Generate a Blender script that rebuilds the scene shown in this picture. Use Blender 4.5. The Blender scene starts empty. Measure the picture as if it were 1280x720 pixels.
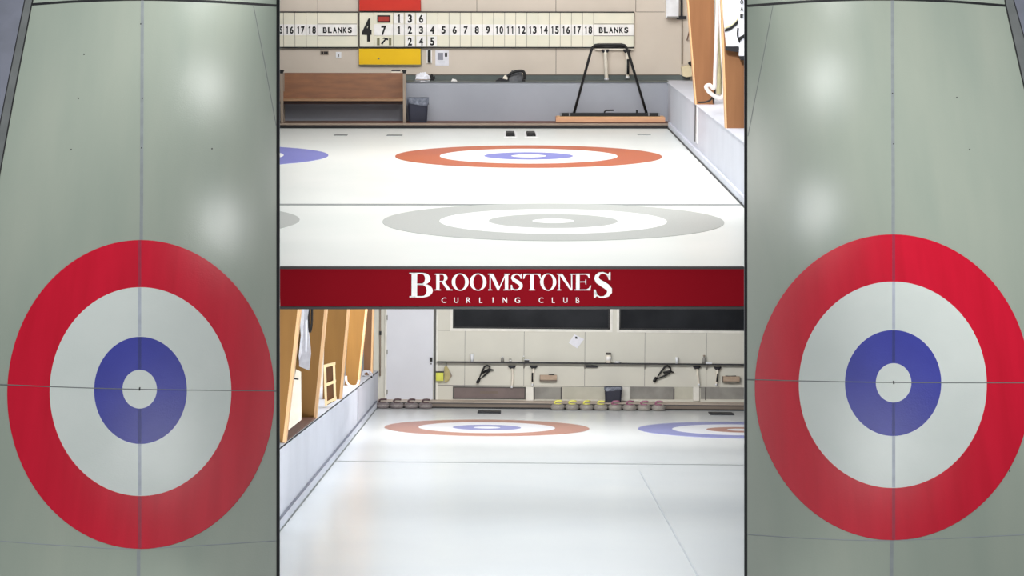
import bpy, bmesh, math, random
from mathutils import Matrix, Vector

random.seed(7)
COL = bpy.context.scene.collection
PX = 3200.0                      # focal length in pixels of the 1280 wide frame

# ------------------------------------------------------------------ materials
def lin(c):
    c = c / 255.0
    return c / 12.92 if c <= 0.04045 else ((c + 0.055) / 1.055) ** 2.4

def mat(name, rgb, rough=0.6, rgb2=None, scale=6.0, stretch=(1, 1, 1), bump=0.0, bscale=40.0, metal=0.0, spec=0.4, detail=4.0):
    m = bpy.data.materials.new(name)
    m.use_nodes = True
    nt = m.node_tree
    b = nt.nodes['Principled BSDF']
    b.inputs['Roughness'].default_value = rough
    b.inputs['Metallic'].default_value = metal
    b.inputs['Specular IOR Level'].default_value = spec
    c1 = [lin(v) for v in rgb] + [1]
    c2 = [lin(v) for v in (rgb2 or [v * 0.94 for v in rgb])] + [1]
    tc = nt.nodes.new('ShaderNodeTexCoord')
    mp = nt.nodes.new('ShaderNodeMapping')
    mp.inputs['Scale'].default_value = stretch
    nz = nt.nodes.new('ShaderNodeTexNoise')
    nz.inputs['Scale'].default_value = scale
    nz.inputs['Detail'].default_value = detail
    rp = nt.nodes.new('ShaderNodeValToRGB')
    rp.color_ramp.elements[0].position = 0.35
    rp.color_ramp.elements[1].position = 0.65
    rp.color_ramp.elements[0].color = c1
    rp.color_ramp.elements[1].color = c2
    nt.links.new(tc.outputs['Object'], mp.inputs['Vector'])
    nt.links.new(mp.outputs['Vector'], nz.inputs['Vector'])
    nt.links.new(nz.outputs['Fac'], rp.inputs['Fac'])
    nt.links.new(rp.outputs['Color'], b.inputs['Base Color'])
    if bump > 0:
        n2 = nt.nodes.new('ShaderNodeTexNoise')
        n2.inputs['Scale'].default_value = bscale
        bp = nt.nodes.new('ShaderNodeBump')
        bp.inputs['Strength'].default_value = bump
        bp.inputs['Distance'].default_value = 0.02
        nt.links.new(tc.outputs['Object'], n2.inputs['Vector'])
        nt.links.new(n2.outputs['Fac'], bp.inputs['Height'])
        nt.links.new(bp.outputs['Normal'], b.inputs['Normal'])
    return m

M = {}
def defm(k, *a, **kw):
    M[k] = mat(k, *a, **kw)
defm('ice_bright', (246, 249, 246), 0.30, (238, 243, 240), 0.5, spec=0.25)
defm('ice_lower', (235, 238, 239), 0.22, (228, 232, 235), 0.35, spec=0.35)
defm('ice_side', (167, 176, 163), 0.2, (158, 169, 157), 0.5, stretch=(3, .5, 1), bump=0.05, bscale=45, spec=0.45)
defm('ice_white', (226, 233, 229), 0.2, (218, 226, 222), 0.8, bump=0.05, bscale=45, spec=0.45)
defm('paint_red', (216, 18, 52), 0.22, (204, 14, 46), 1.0, stretch=(4, .4, 1), bump=0.05, bscale=45, spec=0.35)
defm('paint_blue', (64, 70, 172), 0.26, (56, 62, 160), 1.0, bump=0.08, bscale=45, spec=0.45)
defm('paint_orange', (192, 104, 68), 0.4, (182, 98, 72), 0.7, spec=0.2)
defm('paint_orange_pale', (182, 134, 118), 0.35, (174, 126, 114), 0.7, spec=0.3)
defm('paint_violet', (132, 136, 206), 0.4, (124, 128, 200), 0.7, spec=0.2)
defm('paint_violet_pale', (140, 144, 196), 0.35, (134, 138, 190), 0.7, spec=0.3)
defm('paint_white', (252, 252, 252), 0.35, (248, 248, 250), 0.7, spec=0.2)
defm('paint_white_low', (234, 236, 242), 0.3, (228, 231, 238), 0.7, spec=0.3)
defm('line_sheet', (190, 197, 204), 0.3)
defm('paint_faded', (192, 195, 192), 0.4, (186, 189, 186), 60, detail=2, spec=0.2)
defm('line_grey', (150, 155, 155), 0.5)
defm('line_black', (30, 31, 34), 0.5)
defm('line_pale', (156, 164, 172), 0.4)
defm('line_ice', (146, 154, 156), 0.35)
defm('line_on_red', (172, 34, 66), 0.3)
defm('line_on_white', (190, 198, 210), 0.3)
defm('line_on_blue', (50, 58, 138), 0.3)
defm('line_thin', (118, 124, 124), 0.4)
defm('wall_cream', (214, 203, 190), 0.7, (206, 195, 182), 1.2)
defm('wall_cream_cool', (212, 210, 199), 0.7, (206, 204, 194), 1.2)
defm('wall_blue', (160, 164, 174), 0.6, (152, 156, 166), 1.0)
defm('wall_blue_pale', (214, 217, 228), 0.6, (206, 209, 220), 1.0)
defm('band_green', (98, 106, 104), 0.6, (88, 96, 95), 2.0)
defm('seam', (120, 110, 98), 0.7)
defm('step_top', (120, 74, 66), 0.7, (104, 82, 68), 1.0)
defm('step_edge', (150, 134, 120), 0.6)
defm('step_face', (84, 80, 78), 0.6)
defm('step_taupe', (112, 98, 90), 0.6, (124, 112, 100), 1.5)
defm('black', (20, 20, 22), 0.5)
defm('black_soft', (34, 34, 40), 0.6)
defm('board_cream', (236, 231, 212), 0.6, (228, 226, 208), 3)
defm('card_white', (248, 246, 244), 0.5)
defm('card_mint', (226, 230, 214), 0.5, (234, 226, 208), 4)
defm('ink', (22, 22, 24), 0.6)
defm('board_red', (204, 42, 22), 0.5, (194, 36, 20), 2)
defm('board_yellow', (242, 196, 0), 0.5, (236, 188, 4), 2)
defm('chip_red', (170, 50, 40), 0.5)
defm('olive', (128, 126, 96), 0.6)
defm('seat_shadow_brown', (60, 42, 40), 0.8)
defm('bench_wood', (132, 86, 52), 0.5, (116, 74, 46), 3, stretch=(1, 1, 5))
defm('bench_edge', (150, 116, 88), 0.5)
defm('post_grey', (150, 136, 122), 0.5)
defm('bin_navy', (44, 46, 62), 0.5, (38, 40, 54), 3)
defm('bag_plastic', (80, 84, 98), 0.25, (130, 136, 150), 14)
defm('peach_wood', (222, 172, 136), 0.55, (212, 160, 124), 3, stretch=(1, 6, 6))
defm('plywood', (150, 105, 70), 0.55, (136, 94, 62), 1.6, stretch=(5, 5, .4), spec=.25)
defm('plywood_olive', (146, 106, 54), 0.6, (132, 95, 47), 1.2, stretch=(4, 4, .4), spec=.25)
defm('plywood_dark', (124, 86, 52), 0.6, (106, 74, 46), 2, stretch=(4, 4, .5))
defm('edge_wood', (232, 190, 144), 0.6, (222, 178, 130), 4, stretch=(3, 3, .4))  # on the beams this paler tone paints in the light hitting their edges
defm('pale_wood', (250, 226, 180), 0.5, (240, 212, 164), 5)
defm('ledge_brown', (110, 72, 56), 0.6, (96, 64, 50), 4)
defm('white_plastic', (238, 240, 244), 0.4)
defm('white_warm', (238, 230, 216), 0.4)
defm('hose_pink', (246, 236, 232), 0.45)
defm('hose_yellow', (234, 224, 176), 0.5)
defm('cloth_white', (240, 241, 248), 0.85, (226, 228, 238), 10)
defm('cloth_grey', (206, 206, 214), 0.85, (186, 186, 196), 12)
defm('grey_metal', (140, 142, 146), 0.4, metal=0.3)
defm('grey_fabric', (106, 108, 112), 0.8, (90, 92, 96), 18)
defm('granite', (134, 124, 124), 0.4, (108, 100, 102), 60, detail=6)
defm('granite_pale', (160, 154, 146), 0.4, (140, 134, 130), 60, detail=6)
defm('handle_brown', (92, 72, 74), 0.4)
defm('handle_yellow', (232, 226, 120), 0.4)
defm('handle_magenta', (160, 104, 128), 0.4)
defm('door_white', (216, 218, 226), 0.5, (210, 212, 220), 1)
defm('trim_white', (232, 230, 222), 0.5)
defm('trim_dark_grey', (92, 92, 90), 0.6)  # dark grey of the door gap and the wall joint
defm('glass_dark', (40, 42, 46), 0.5, (26, 28, 32), 1.4, spec=0.08)
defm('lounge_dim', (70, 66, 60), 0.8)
defm('panel_brown', (110, 98, 96), 0.6, (120, 106, 104), 4)
defm('panel_grey', (150, 148, 142), 0.6, (128, 126, 122), 3)
defm('panel_pale', (192, 190, 176), 0.6, (182, 180, 166), 3)
defm('lime_box', (214, 216, 84), 0.5)
defm('tan_bag', (182, 170, 122), 0.8, (168, 156, 110), 14)
defm('cream_plastic', (226, 212, 176), 0.6)
defm('step_pale', (214, 198, 184), 0.6, (204, 188, 174), 2)
defm('wood_block', (182, 160, 140), 0.6, (168, 146, 126), 8)
defm('sign_red', (134, 15, 28), 0.8, (130, 13, 26), 1, spec=.05)
defm('sign_frame', (34, 24, 26), 0.5)
defm('divider', (22, 22, 24), 0.8)
defm('board_blue_dark', (118, 122, 136), 0.6, (108, 112, 124), 2)
defm('kerb_grey', (116, 120, 120), 0.6, (106, 110, 110), 3)
defm('paper', (236, 236, 244), 0.7)
defm('paper_ink', (150, 152, 164), 0.7)
defm('pink_speck', (230, 170, 170), 0.6)

# ------------------------------------------------------------------ frames
class Frame:
    def __init__(s, mw):
        s.mw = mw
        s.inv = mw.inverted()
        s.cam = s.inv @ CAM
    def ray(s, px, py):
        d = CAMROT @ Vector(((px - 640) / PX, -(py - 360) / PX, -1))
        return s.inv.to_3x3() @ d
    def fl(s, px, py, z=0.0):
        d = s.ray(px, py)
        return s.cam + d * ((z - s.cam.z) / d.z)
    def at(s, px, py, Y):
        d = s.ray(px, py)
        return s.cam + d * ((Y - s.cam.y) / d.y)

def basis(vx, yh, roll):
    """local -> camera rotation; vx, yh: where the frame's +Y direction appears in the photograph"""
    F = Vector(((vx - 640) / PX, -(yh - 360) / PX, -1)).normalized()
    up = Vector((math.sin(roll), math.cos(roll), 0))
    Rt = F.cross(up).normalized()
    U = Rt.cross(F)
    return Matrix((Rt, F, U)).transposed()

H_LOW, H_UP = 3.66, 2.94
BL = basis(654, 279, math.radians(0.5))
CAMROT = BL.transposed()
CAM = Vector((0, 0, H_LOW))
BU = CAMROT @ basis(607, -75, 0)
low = Frame(Matrix.Identity(4))
upp = Frame(Matrix.Translation(CAM) @ BU.to_4x4() @ Matrix.Translation((0, 0, -H_UP)))

def slope_frame(px, py, depth, tilt):
    t = math.radians(tilt)
    R = Matrix(((1, 0, 0), (0, math.sin(t), -math.cos(t)), (0, math.cos(t), math.sin(t)))).transposed()  # rows: x, upslope, normal
    o = CAM + CAMROT @ (Vector(((px - 640) / PX, -(py - 360) / PX, -1)) * depth)
    return Frame(Matrix.Translation(o) @ (CAMROT @ R).to_4x4())
left = slope_frame(176, 487, 33.0, 55)
right = slope_frame(1116, 479, 33.0, 55)

# ------------------------------------------------------------------ mesh builder
class MB:
    def __init__(s):
        s.v, s.f, s.sm = [], [], []
    def add(s, vs, fs, smooth=False):
        n = len(s.v)
        s.v += [Vector(v) for v in vs]
        for f in fs:
            s.f.append([n + i for i in f]); s.sm.append(smooth)
        return s
    def box(s, x0, x1, y0, y1, z0, z1):
        return s.hexa([(x0, y0, z0), (x1, y0, z0), (x1, y1, z0), (x0, y1, z0), (x0, y0, z1), (x1, y0, z1), (x1, y1, z1), (x0, y1, z1)])
    def hexa(s, p):
        return s.add(p, [(0, 3, 2, 1), (4, 5, 6, 7), (0, 1, 5, 4), (1, 2, 6, 5), (2, 3, 7, 6), (3, 0, 4, 7)])
    def prism(s, poly, off):
        """closed planar polygon of points swept by the vector off"""
        n = len(poly); off = Vector(off)
        a = [Vector(p) for p in poly]
        return s.add(a + [p + off for p in a], [list(range(n))[::-1], list(range(n, 2 * n))] +
                     [(i, (i + 1) % n, n + (i + 1) % n, n + i) for i in range(n)])
    def tube(s, pts, r, n=8, closed=False):
        pts = [Vector(p) for p in pts]
        rs = r if isinstance(r, (list, tuple)) else [r] * len(pts)
        vs, fs, m = [], [], len(pts)
        for i, p in enumerate(pts):
            if closed:
                t = pts[(i + 1) % m] - pts[i - 1]
            else:
                t = pts[min(i + 1, m - 1)] - pts[max(i - 1, 0)]
            t.normalize()
            a = t.cross(Vector((0, 1, 0)))
            if a.length < 0.05: a = t.cross(Vector((1, 0, 0)))
            a.normalize(); b = t.cross(a)
            for k in range(n):
                q = 2 * math.pi * k / n
                vs.append(p + (a * math.cos(q) + b * math.sin(q)) * rs[i])
        for i in range(m if closed else m - 1):
            j = (i + 1) % m
            for k in range(n):
                fs.append((i * n + k, i * n + (k + 1) % n, j * n + (k + 1) % n, j * n + k))
        if not closed:
            fs.append(list(range(n))[::-1]); fs.append([(m - 1) * n + k for k in range(n)])
        return s.add(vs, fs, True)
    def lathe(s, prof, c, n=24):
        c = Vector(c); vs, fs = [], []
        for r, z in prof:
            for k in range(n):
                q = 2 * math.pi * k / n
                vs.append(c + Vector((r * math.cos(q), r * math.sin(q), z)))
        for i in range(len(prof) - 1):
            for k in range(n):
                fs.append((i * n + k, i * n + (k + 1) % n, (i + 1) * n + (k + 1) % n, (i + 1) * n + k))
        fs.append(list(range(n))[::-1]); fs.append([(len(prof) - 1) * n + k for k in range(n)])
        return s.add(vs, fs, True)
    def band(s, outer, inner, dz):
        """flat ring between two loops of equal length (inner None: disc), dz thick, made from the loops downwards"""
        n = len(outer); d = Vector((0, 0, -dz))
        if inner is None:
            return s.prism([p + d for p in outer], -d)
        vs = list(outer) + list(inner) + [p + d for p in outer] + [p + d for p in inner]
        fs = []
        for i in range(n):
            j = (i + 1) % n
            fs += [(i, j, n + j, n + i), (2 * n + i, 3 * n + i, 3 * n + j, 2 * n + j), (i, 2 * n + i, 2 * n + j, j), (n + i, n + j, 3 * n + j, 3 * n + i)]
        return s.add(vs, fs)

CLIP, SECT = [], [True]          # SECT: the middle bays are cut where their partition walls stand
def mesh_obj(name, mb, m, parent=None, F=None, base=(0, 0, 0), clip=True):
    base = Vector(base)
    me = bpy.data.meshes.new(name)
    me.from_pydata([v - base for v in mb.v], [], mb.f)
    me.materials.append(M[m] if isinstance(m, str) else m)
    me.polygons.foreach_set('use_smooth', mb.sm)
    bm = bmesh.new(); bm.from_mesh(me)
    bmesh.ops.recalc_face_normals(bm, faces=bm.faces)
    bm.to_mesh(me); bm.free()
    o = bpy.data.objects.new(name, me)
    COL.objects.link(o)
    if parent is not None:
        o.parent = parent
    else:
        o.matrix_world = F.mw @ Matrix.Translation(base)
    if clip and SECT[0]: CLIP.append(o)
    return o

class Thing:
    """an Empty at the thing's base that parents its parts; geometry is given in the frame's own coordinates"""
    def __init__(s, F, name, base, label, cat, group=None):
        s.F, s.base = F, Vector(base)
        s.o = bpy.data.objects.new(name, None)
        s.o.empty_display_size = 0.1
        COL.objects.link(s.o)
        s.o.matrix_world = F.mw @ Matrix.Translation(s.base)
        s.o['label'] = label; s.o['category'] = cat
        if group: s.o['group'] = group
    def part(s, name, mb, m, label=None, parent=None):
        o = mesh_obj(name, mb, m, parent or s.o, base=s.base)
        if label: o['label'] = label
        return o

def single(F, name, mb, m, base, label, cat, group=None):
    o = mesh_obj(name, mb, m, None, F, base)
    o['label'] = label; o['category'] = cat
    if group: o['group'] = group
    return o

def struct(F, name, mb, m, clip=True, label=None):
    o = mesh_obj(name, mb, m, None, F, clip=clip)
    o['kind'] = 'structure'
    if label: o['label'] = label
    return o

def clip_all():
    """everything in the two middle bays ends at the partition walls that flank them"""
    planes = []
    for px, sg in ((349.9, -1), (930.1, 1)):
        a = CAMROT @ Vector(((px - 640) / PX, 1, -1)); b = CAMROT @ Vector(((px - 640) / PX, -1, -1))
        n = a.cross(b).normalized()
        probe = CAMROT @ Vector(((px + sg * 50 - 640) / PX, 0, -1))
        if n.dot(probe) < 0: n = -n
        planes.append(n)
    bpy.context.view_layer.update()
    for o in CLIP:
        mw = o.matrix_world
        for n in planes:
            ds = [n.dot(mw @ v.co - CAM) for v in o.data.vertices]
            if not ds or max(ds) <= 1e-4: continue
            if o.data.users > 1: o.data = o.data.copy()
            bm = bmesh.new(); bm.from_mesh(o.data); bm.transform(mw)
            r = bmesh.ops.bisect_plane(bm, geom=bm.verts[:] + bm.edges[:] + bm.faces[:], plane_co=CAM, plane_no=n, clear_outer=True)
            ed = [e for e in r['geom_cut'] if isinstance(e, bmesh.types.BMEdge)]
            if ed and len(ed) < 400:
                try: bmesh.ops.holes_fill(bm, edges=ed, sides=0)
                except Exception: pass
            bm.transform(mw.inverted()); bm.to_mesh(o.data); bm.free()
    for o in list(CLIP):
        if len(o.data.polygons) == 0:
            for c in list(o.children): bpy.data.objects.remove(c)
            bpy.data.objects.remove(o)

# ------------------------------------------------------------------ lettering
_glyph = {}
def glyph(ch, bold=0.0):
    k = (ch, bold)
    if k not in _glyph:
        cu = bpy.data.curves.new('g', 'FONT'); cu.body = ch; cu.offset = bold; cu.resolution_u = 6
        ob = bpy.data.objects.new('g', cu); COL.objects.link(ob)
        dg = bpy.context.evaluated_depsgraph_get(); dg.update()
        me = ob.evaluated_get(dg).to_mesh()
        vs = [tuple(v.co) for v in me.vertices]; fs = [tuple(p.vertices) for p in me.polygons]
        ob.evaluated_get(dg).to_mesh_clear()
        bpy.data.objects.remove(ob); bpy.data.curves.remove(cu)
        x0 = min(v[0] for v in vs); x1 = max(v[0] for v in vs); y0 = min(v[1] for v in vs); y1 = max(v[1] for v in vs)
        _glyph[k] = ([((v[0] - x0) / (x1 - x0), (v[1] - y0) / (y1 - y0)) for v in vs], fs)
    return _glyph[k]

ONE = [[(.34, 0), (.84, 0), (.84, 1), (.44, 1), (.02, .86), (.02, .72), (.34, .8)], [(.1, 0), (1, 0), (1, .07), (.1, .07)]]
def put_glyph(mb, F, ch, box, Y, bold=0.04):
    """write ch into the pixel box (x0, y0, x1, y1) on the plane at depth Y"""
    if ch == '1':
        for poly in ONE[:1 if box[2] - box[0] < 3 else 2]:
            mb.prism([F.at(box[0] + u * (box[2] - box[0]), box[3] - v * (box[3] - box[1]), Y) for u, v in poly], (0, .002, 0))
        return
    vs, fs = glyph(ch, bold)
    mb.add([F.at(box[0] + u * (box[2] - box[0]), box[3] - v * (box[3] - box[1]), Y) for u, v in vs], fs)

def ell(cx, cy, rx, ry, a0, a1, n=18):
    return [(cx + rx * math.cos(a0 + (a1 - a0) * i / n), cy + ry * math.sin(a0 + (a1 - a0) * i / n)) for i in range(n + 1)]

def serif_letter(ch):
    """polygons (unit cap height) of a high contrast roman capital, and its width"""
    P, TH, HL, SV = [], 0.17, 0.05, 0.07
    R = lambda x0, y0, x1, y1: P.append([(x0, y0), (x1, y0), (x1, y1), (x0, y1)])
    def foot(x0, x1, y): R(x0 - SV, y, x1 + SV, y + HL)
    def crescent(cx, cy, rx, ry, th, hl):
        o = ell(cx, cy, rx, ry, -math.pi / 2, math.pi / 2); i = ell(cx, cy, rx - th, ry - hl, -math.pi / 2, math.pi / 2)
        for k in range(len(o) - 1): P.append([o[k], o[k + 1], i[k + 1], i[k]])
    if ch in 'BR':
        R(.07, 0, .07 + TH, 1); foot(.07, .07 + TH * .3, .95); foot(.07, .07 + TH * (.3 if ch == 'B' else 1), 0)
        crescent(.38, .755, .27, .245, TH, HL); R(.24, .95, .39, 1); R(.24, .51, .39, .56)
        if ch == 'B':
            crescent(.40, .275, .32, .275, TH * 1.1, HL); R(.24, 0, .41, HL); R(.24, .50, .41, .55); return P, .73
        P.append([(.33, .53), (.50, .53), (.80, .04), (.62, .04)]); R(.60, 0, .90, HL); return P, .90
    if ch == 'O':
        o = ell(.46, .5, .45, .52, 0, 2 * math.pi, 40); i = ell(.46, .5, .265, .475, 0, 2 * math.pi, 40)
        for k in range(40): P.append([o[k], o[k + 1], i[k + 1], i[k]])
        return P, .92
    if ch == 'M':
        R(.10, 0, .16, 1); foot(.10, .16, 0); R(.88, 0, .88 + TH, 1); foot(.88, .88 + TH, 0); R(.02, .95, .25, 1); R(.85, .95, 1.13, 1)
        P.append([(.10, 1), (.29, 1), (.62, .16), (.55, 0), (.50, 0)]); P.append([(.90, 1), (.96, 1), (.57, 0), (.52, 0)]); return P, 1.14
    if ch == 'N':
        R(.10, 0, .16, 1); foot(.10, .16, 0); R(.76, 0, .82, 1); foot(.76, .82, .95); R(.01, .95, .2, 1)
        P.append([(.09, 1), (.30, 1), (.82, .0), (.76, 0), (.72, .0)]); return P, .90
    if ch == 'T':
        R(.37, 0, .37 + TH, 1); foot(.37, .37 + TH, 0); R(.02, .95, .89, 1)
        P.append([(.02, 1), (.01, .70), (.05, .70), (.10, .86), (.20, .95)]); P.append([(.89, 1), (.90, .70), (.86, .70), (.81, .86), (.71, .95)]); return P, .91
    if ch == 'E':
        R(.08, 0, .08 + TH, 1); foot(.08, .08 + TH * .3, 0); foot(.08, .08 + TH * .3, .95); R(.2, .95, .70, 1); R(.2, 0, .74, HL); R(.2, .485, .55, .535)
        P.append([(.70, 1), (.71, .74), (.67, .74), (.62, .88), (.52, .95)]); P.append([(.74, 0), (.78, .29), (.74, .29), (.67, .13), (.55, .05)])
        P.append([(.55, .36), (.55, .66), (.52, .66), (.50, .535), (.50, .485), (.52, .36)]); return P, .78
    if ch == 'S':
        c = [(.55, .80, .05), (.48, .92, .055), (.36, .975, .06), (.24, .95, .09), (.16, .86, .13), (.14, .75, .16), (.20, .64, .19), (.34, .54, .21), (.47, .44, .21), (.56, .33, .19), (.57, .21, .16), (.50, .10, .12), (.38, .03, .07), (.25, .03, .055), (.15, .10, .055), (.08, .24, .05)]
        L, Rr = [], []
        for k, (x, y, w) in enumerate(c):
            a = c[max(k - 1, 0)]; b = c[min(k + 1, len(c) - 1)]
            dx, dy = b[0] - a[0], b[1] - a[1]; d = math.hypot(dx, dy)
            L.append((x - dy / d * w / 2, y + dx / d * w / 2)); Rr.append((x + dy / d * w / 2, y - dx / d * w / 2))
        for k in range(len(c) - 1): P.append([L[k], L[k + 1], Rr[k + 1], Rr[k]])
        P.append([(.60, 1.0), (.565, 1.0), (.50, .88), (.54, .70), (.60, .70)]); P.append([(.05, 0), (.085, 0), (.17, .10), (.11, .32), (.05, .32)]); return P, .66

def put_serif(mb, F, ch, box, Y, dy=0.012):
    P, w = serif_letter(ch)
    for poly in P:
        mb.prism([F.at(box[0] + u / w * (box[2] - box[0]), box[3] - v * (box[3] - box[1]), Y) for u, v in poly], (0, dy, 0))

# ------------------------------------------------------------------ small shape helpers
def pbox(mb, F, x0, y0, x1, y1, Y, d):
    """box whose front face fills a pixel rectangle at depth Y and which runs d further back"""
    xm, ym = (x0 + x1) / 2, (y0 + y1) / 2
    return mb.box(F.at(x0, ym, Y).x, F.at(x1, ym, Y).x, Y, Y + d, F.at(xm, y1, Y).z, F.at(xm, y0, Y).z)
def pprism(mb, F, pts, Y, d):
    return mb.prism([F.at(x, y, Y) for x, y in pts], (0, d, 0))
def ptube(mb, F, pts, Y, r, n=8, closed=False):
    return mb.tube([F.at(p[0], p[1], p[2] if len(p) > 2 else Y) for p in pts], r, n, closed)
def smooth(pts, n=6, closed=False):
    out, m = [], len(pts)
    rng = range(m) if closed else range(m - 1)
    for i in rng:
        if closed: p = [pts[(i + k) % m] for k in (-1, 0, 1, 2)]
        else: p = [pts[max(i - 1, 0)], pts[i], pts[i + 1], pts[min(i + 2, m - 1)]]
        for k in range(n):
            t = k / n
            out.append(tuple(0.5 * (2 * p[1][c] + (p[2][c] - p[0][c]) * t + (2 * p[0][c] - 5 * p[1][c] + 4 * p[2][c] - p[3][c]) * t * t + (3 * p[1][c] - p[0][c] - 3 * p[2][c] + p[3][c]) * t ** 3) for c in range(len(pts[0]))))
    if not closed: out.append(tuple(pts[-1]))
    return out
def circle(c, r, n=96, z=0.0):
    return [Vector((c.x + r * math.cos(2 * math.pi * k / n), c.y + r * math.sin(2 * math.pi * k / n), z)) for k in range(n)]

def house(F, c, rads, mats, label, group=None, dz=0.004):
    t = Thing(F, 'curling_house', (c.x, c.y, 0), label, 'target rings', group)
    names = ('outer_ring', 'white_ring', 'inner_ring', 'button')
    for k in range(4):
        mb = MB()
        mb.band(circle(c, rads[k], z=dz), circle(c, rads[k + 1], z=dz) if k < 3 else None, dz)
        t.part(names[k], mb, mats[k])
    return t

def strip(F, mb, pts, w, z0=0.0, dz=0.003):
    """flat painted line through floor points, w wide"""
    P = [Vector((p[0], p[1], 0)) for p in pts]
    L, R = [], []
    for i, p in enumerate(P):
        t = (P[min(i + 1, len(P) - 1)] - P[max(i - 1, 0)]).normalized()
        n = Vector((-t.y, t.x, 0)) * (w / 2)
        L.append(p + n); R.append(p - n)
    for i in range(len(P) - 1):
        q = [R[i], R[i + 1], L[i + 1], L[i]]
        mb.prism([v + Vector((0, 0, z0)) for v in q], (0, 0, dz))
    return mb

def child(parent, F, name, mb, m, label=None):
    o = mesh_obj(name, mb, m, parent)
    if label: o['label'] = label
    return o

# =================================================================== UPPER BAY
U = upp
XR = U.fl(838, 161).x
YI = U.fl(660, 160.5).y                       # far end of the ice
YW = YI + 0.60                                # low blue wall
ZL = 0.72                                     # its ledge
YC = YW + 0.55                                # cream wall
xl = U.at(330, 100, YC).x
yfront = U.fl(640, 334.5).y
fl_u = struct(U, 'floor_upper_rink', MB().box(U.fl(300, 200).x - 2, XR + .6, yfront, YI, -0.12, 0), 'ice_bright')
mb = MB(); a = U.fl(640, 256).y; strip(U, mb, [(-12, a), (XR, a)], 0.15); child(fl_u, U, 'hog_line', mb, 'line_grey')
# centre line of the near sheet is not visible; dark seam between ice and step
mb = MB().box(xl, XR, YI, YW, 0.0, U.at(660, 154.5, YI).z - .012); struct(U, 'trim_step_face', mb, 'step_face')
zs = U.at(660, 154.5, YI).z
mb = MB().box(xl, XR, YI - .015, YI + .03, zs - .025, zs + .004); struct(U, 'trim_step_edge', mb, 'step_edge')
mb = MB().box(xl, XR, YI + .03, YW, zs - .02, zs); struct(U, 'floor_step', mb, 'step_top')
mb = MB().box(xl, XR, YI - .03, YI, 0.0, 0.032); struct(U, 'trim_ice_bumper', mb, 'black')
zl = U.at(660, 103, YW).z; ZL = zl
struct(U, 'wall_low_back', MB().box(xl, XR + .5, YW, YC + .05, zs - .3, zl), 'wall_blue')
struct(U, 'trim_ledge_back', MB().box(xl, XR + .02, YW - .02, YC, zl, zl + .012), 'band_green')
zb = U.at(660, 93.5, YC).z
struct(U, 'baseboard_back', MB().box(xl, XR + .4, YC - .012, YC + .01, zl + .012, zb), 'band_green')
mb = MB().box(xl, XR + 1.6, YC, YC + .12, zl, U.at(660, -70, YC).z)
wb = struct(U, 'wall_back_upper_rink', mb, 'wall_cream')
mb = MB()
for x in (397, 448, 596, 695, 795): pbox(mb, U, x - .35, -60, x + .35, 15, YC - .004, .003)
for x in (695,): pbox(mb, U, x - .35, 59, x + .35, 93, YC - .004, .003)
pbox(mb, U, 795, 14.6, 831, 15.2, YC - .004, .003)
pbox(mb, U, 350, 92.9, 850, 93.8, YC - .02, .006)
child(wb, U, 'panel_seam', mb, 'seam')

# right low wall, the pale wall above it
r1 = U.fl(640, 334).y - 2
struct(U, 'wall_low_right', MB().box(XR, XR + .12, r1, YC, -0.1, ZL - .01), 'wall_blue_pale')
struct(U, 'trim_ledge_right', MB().box(XR - .012, XR + .50, r1, YC, ZL - .01, ZL + .006), 'wall_blue_pale')
struct(U, 'wall_right_upper_rink', MB().box(XR + .5, XR + .6, r1, YC, -0.1, 5.2), 'wall_cream')
mb = MB().box(XR - .035, XR, r1, YI, 0, .10); struct(U, 'baseboard_right', mb, 'wall_blue_pale')
mb = MB().box(XR - .045, XR - .035, r1, YI, 0.0, .022); struct(U, 'trim_ice_edge_right', mb, 'line_black')
d = U.cam.z and 36.2
yj = U.at(871, 150, 36.2)
def side_y(px):   # depth at which the right low wall appears at column px
    r = U.ray(px, 100); return U.cam.y + r.y * (XR - U.cam.x) / r.x
yj = side_y(871.5)
mb = MB().box(XR - .012, XR + .001, yj, yj + .22, .18, ZL); o = struct(U, 'trim_panel_joint', mb, 'black_soft')
mb = MB().box(XR - .014, XR + .001, yj - .22, yj, .18, ZL); struct(U, 'trim_joint_cover', mb, 'white_plastic')

# rings
red = Vector((0, 0, 0)) + U.fl(660.8, 195.2)
gre = U.fl(691.5, 276.5)
RAD = (1.83, 1.22, .61, .24)
OR = ('paint_orange', 'paint_white', 'paint_violet', 'paint_white')
BLU = ('paint_violet', 'paint_white', 'paint_orange', 'paint_white')
house(U, red, RAD, OR, 'orange-red ringed house with blue inner ring at the far end of the upper rink ice')
blu = Vector((U.fl(410, 195.2).x - 1.83, red.y, 0))
house(U, blu, RAD, BLU, 'blue ringed house cut by the left edge of the upper rink view')
GR = ('paint_faded', 'paint_white', 'paint_faded', 'paint_white')
house(U, gre, (1.80, 1.2, .68, .22), GR, 'large pale grey faded house nearest on the upper rink ice')
g2 = Vector((U.fl(374, 276.5).x - 1.80, gre.y, 0))
house(U, g2, (1.80, 1.2, .68, .22), GR, 'pale grey faded house cut by the left edge of the upper rink view')

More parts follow.
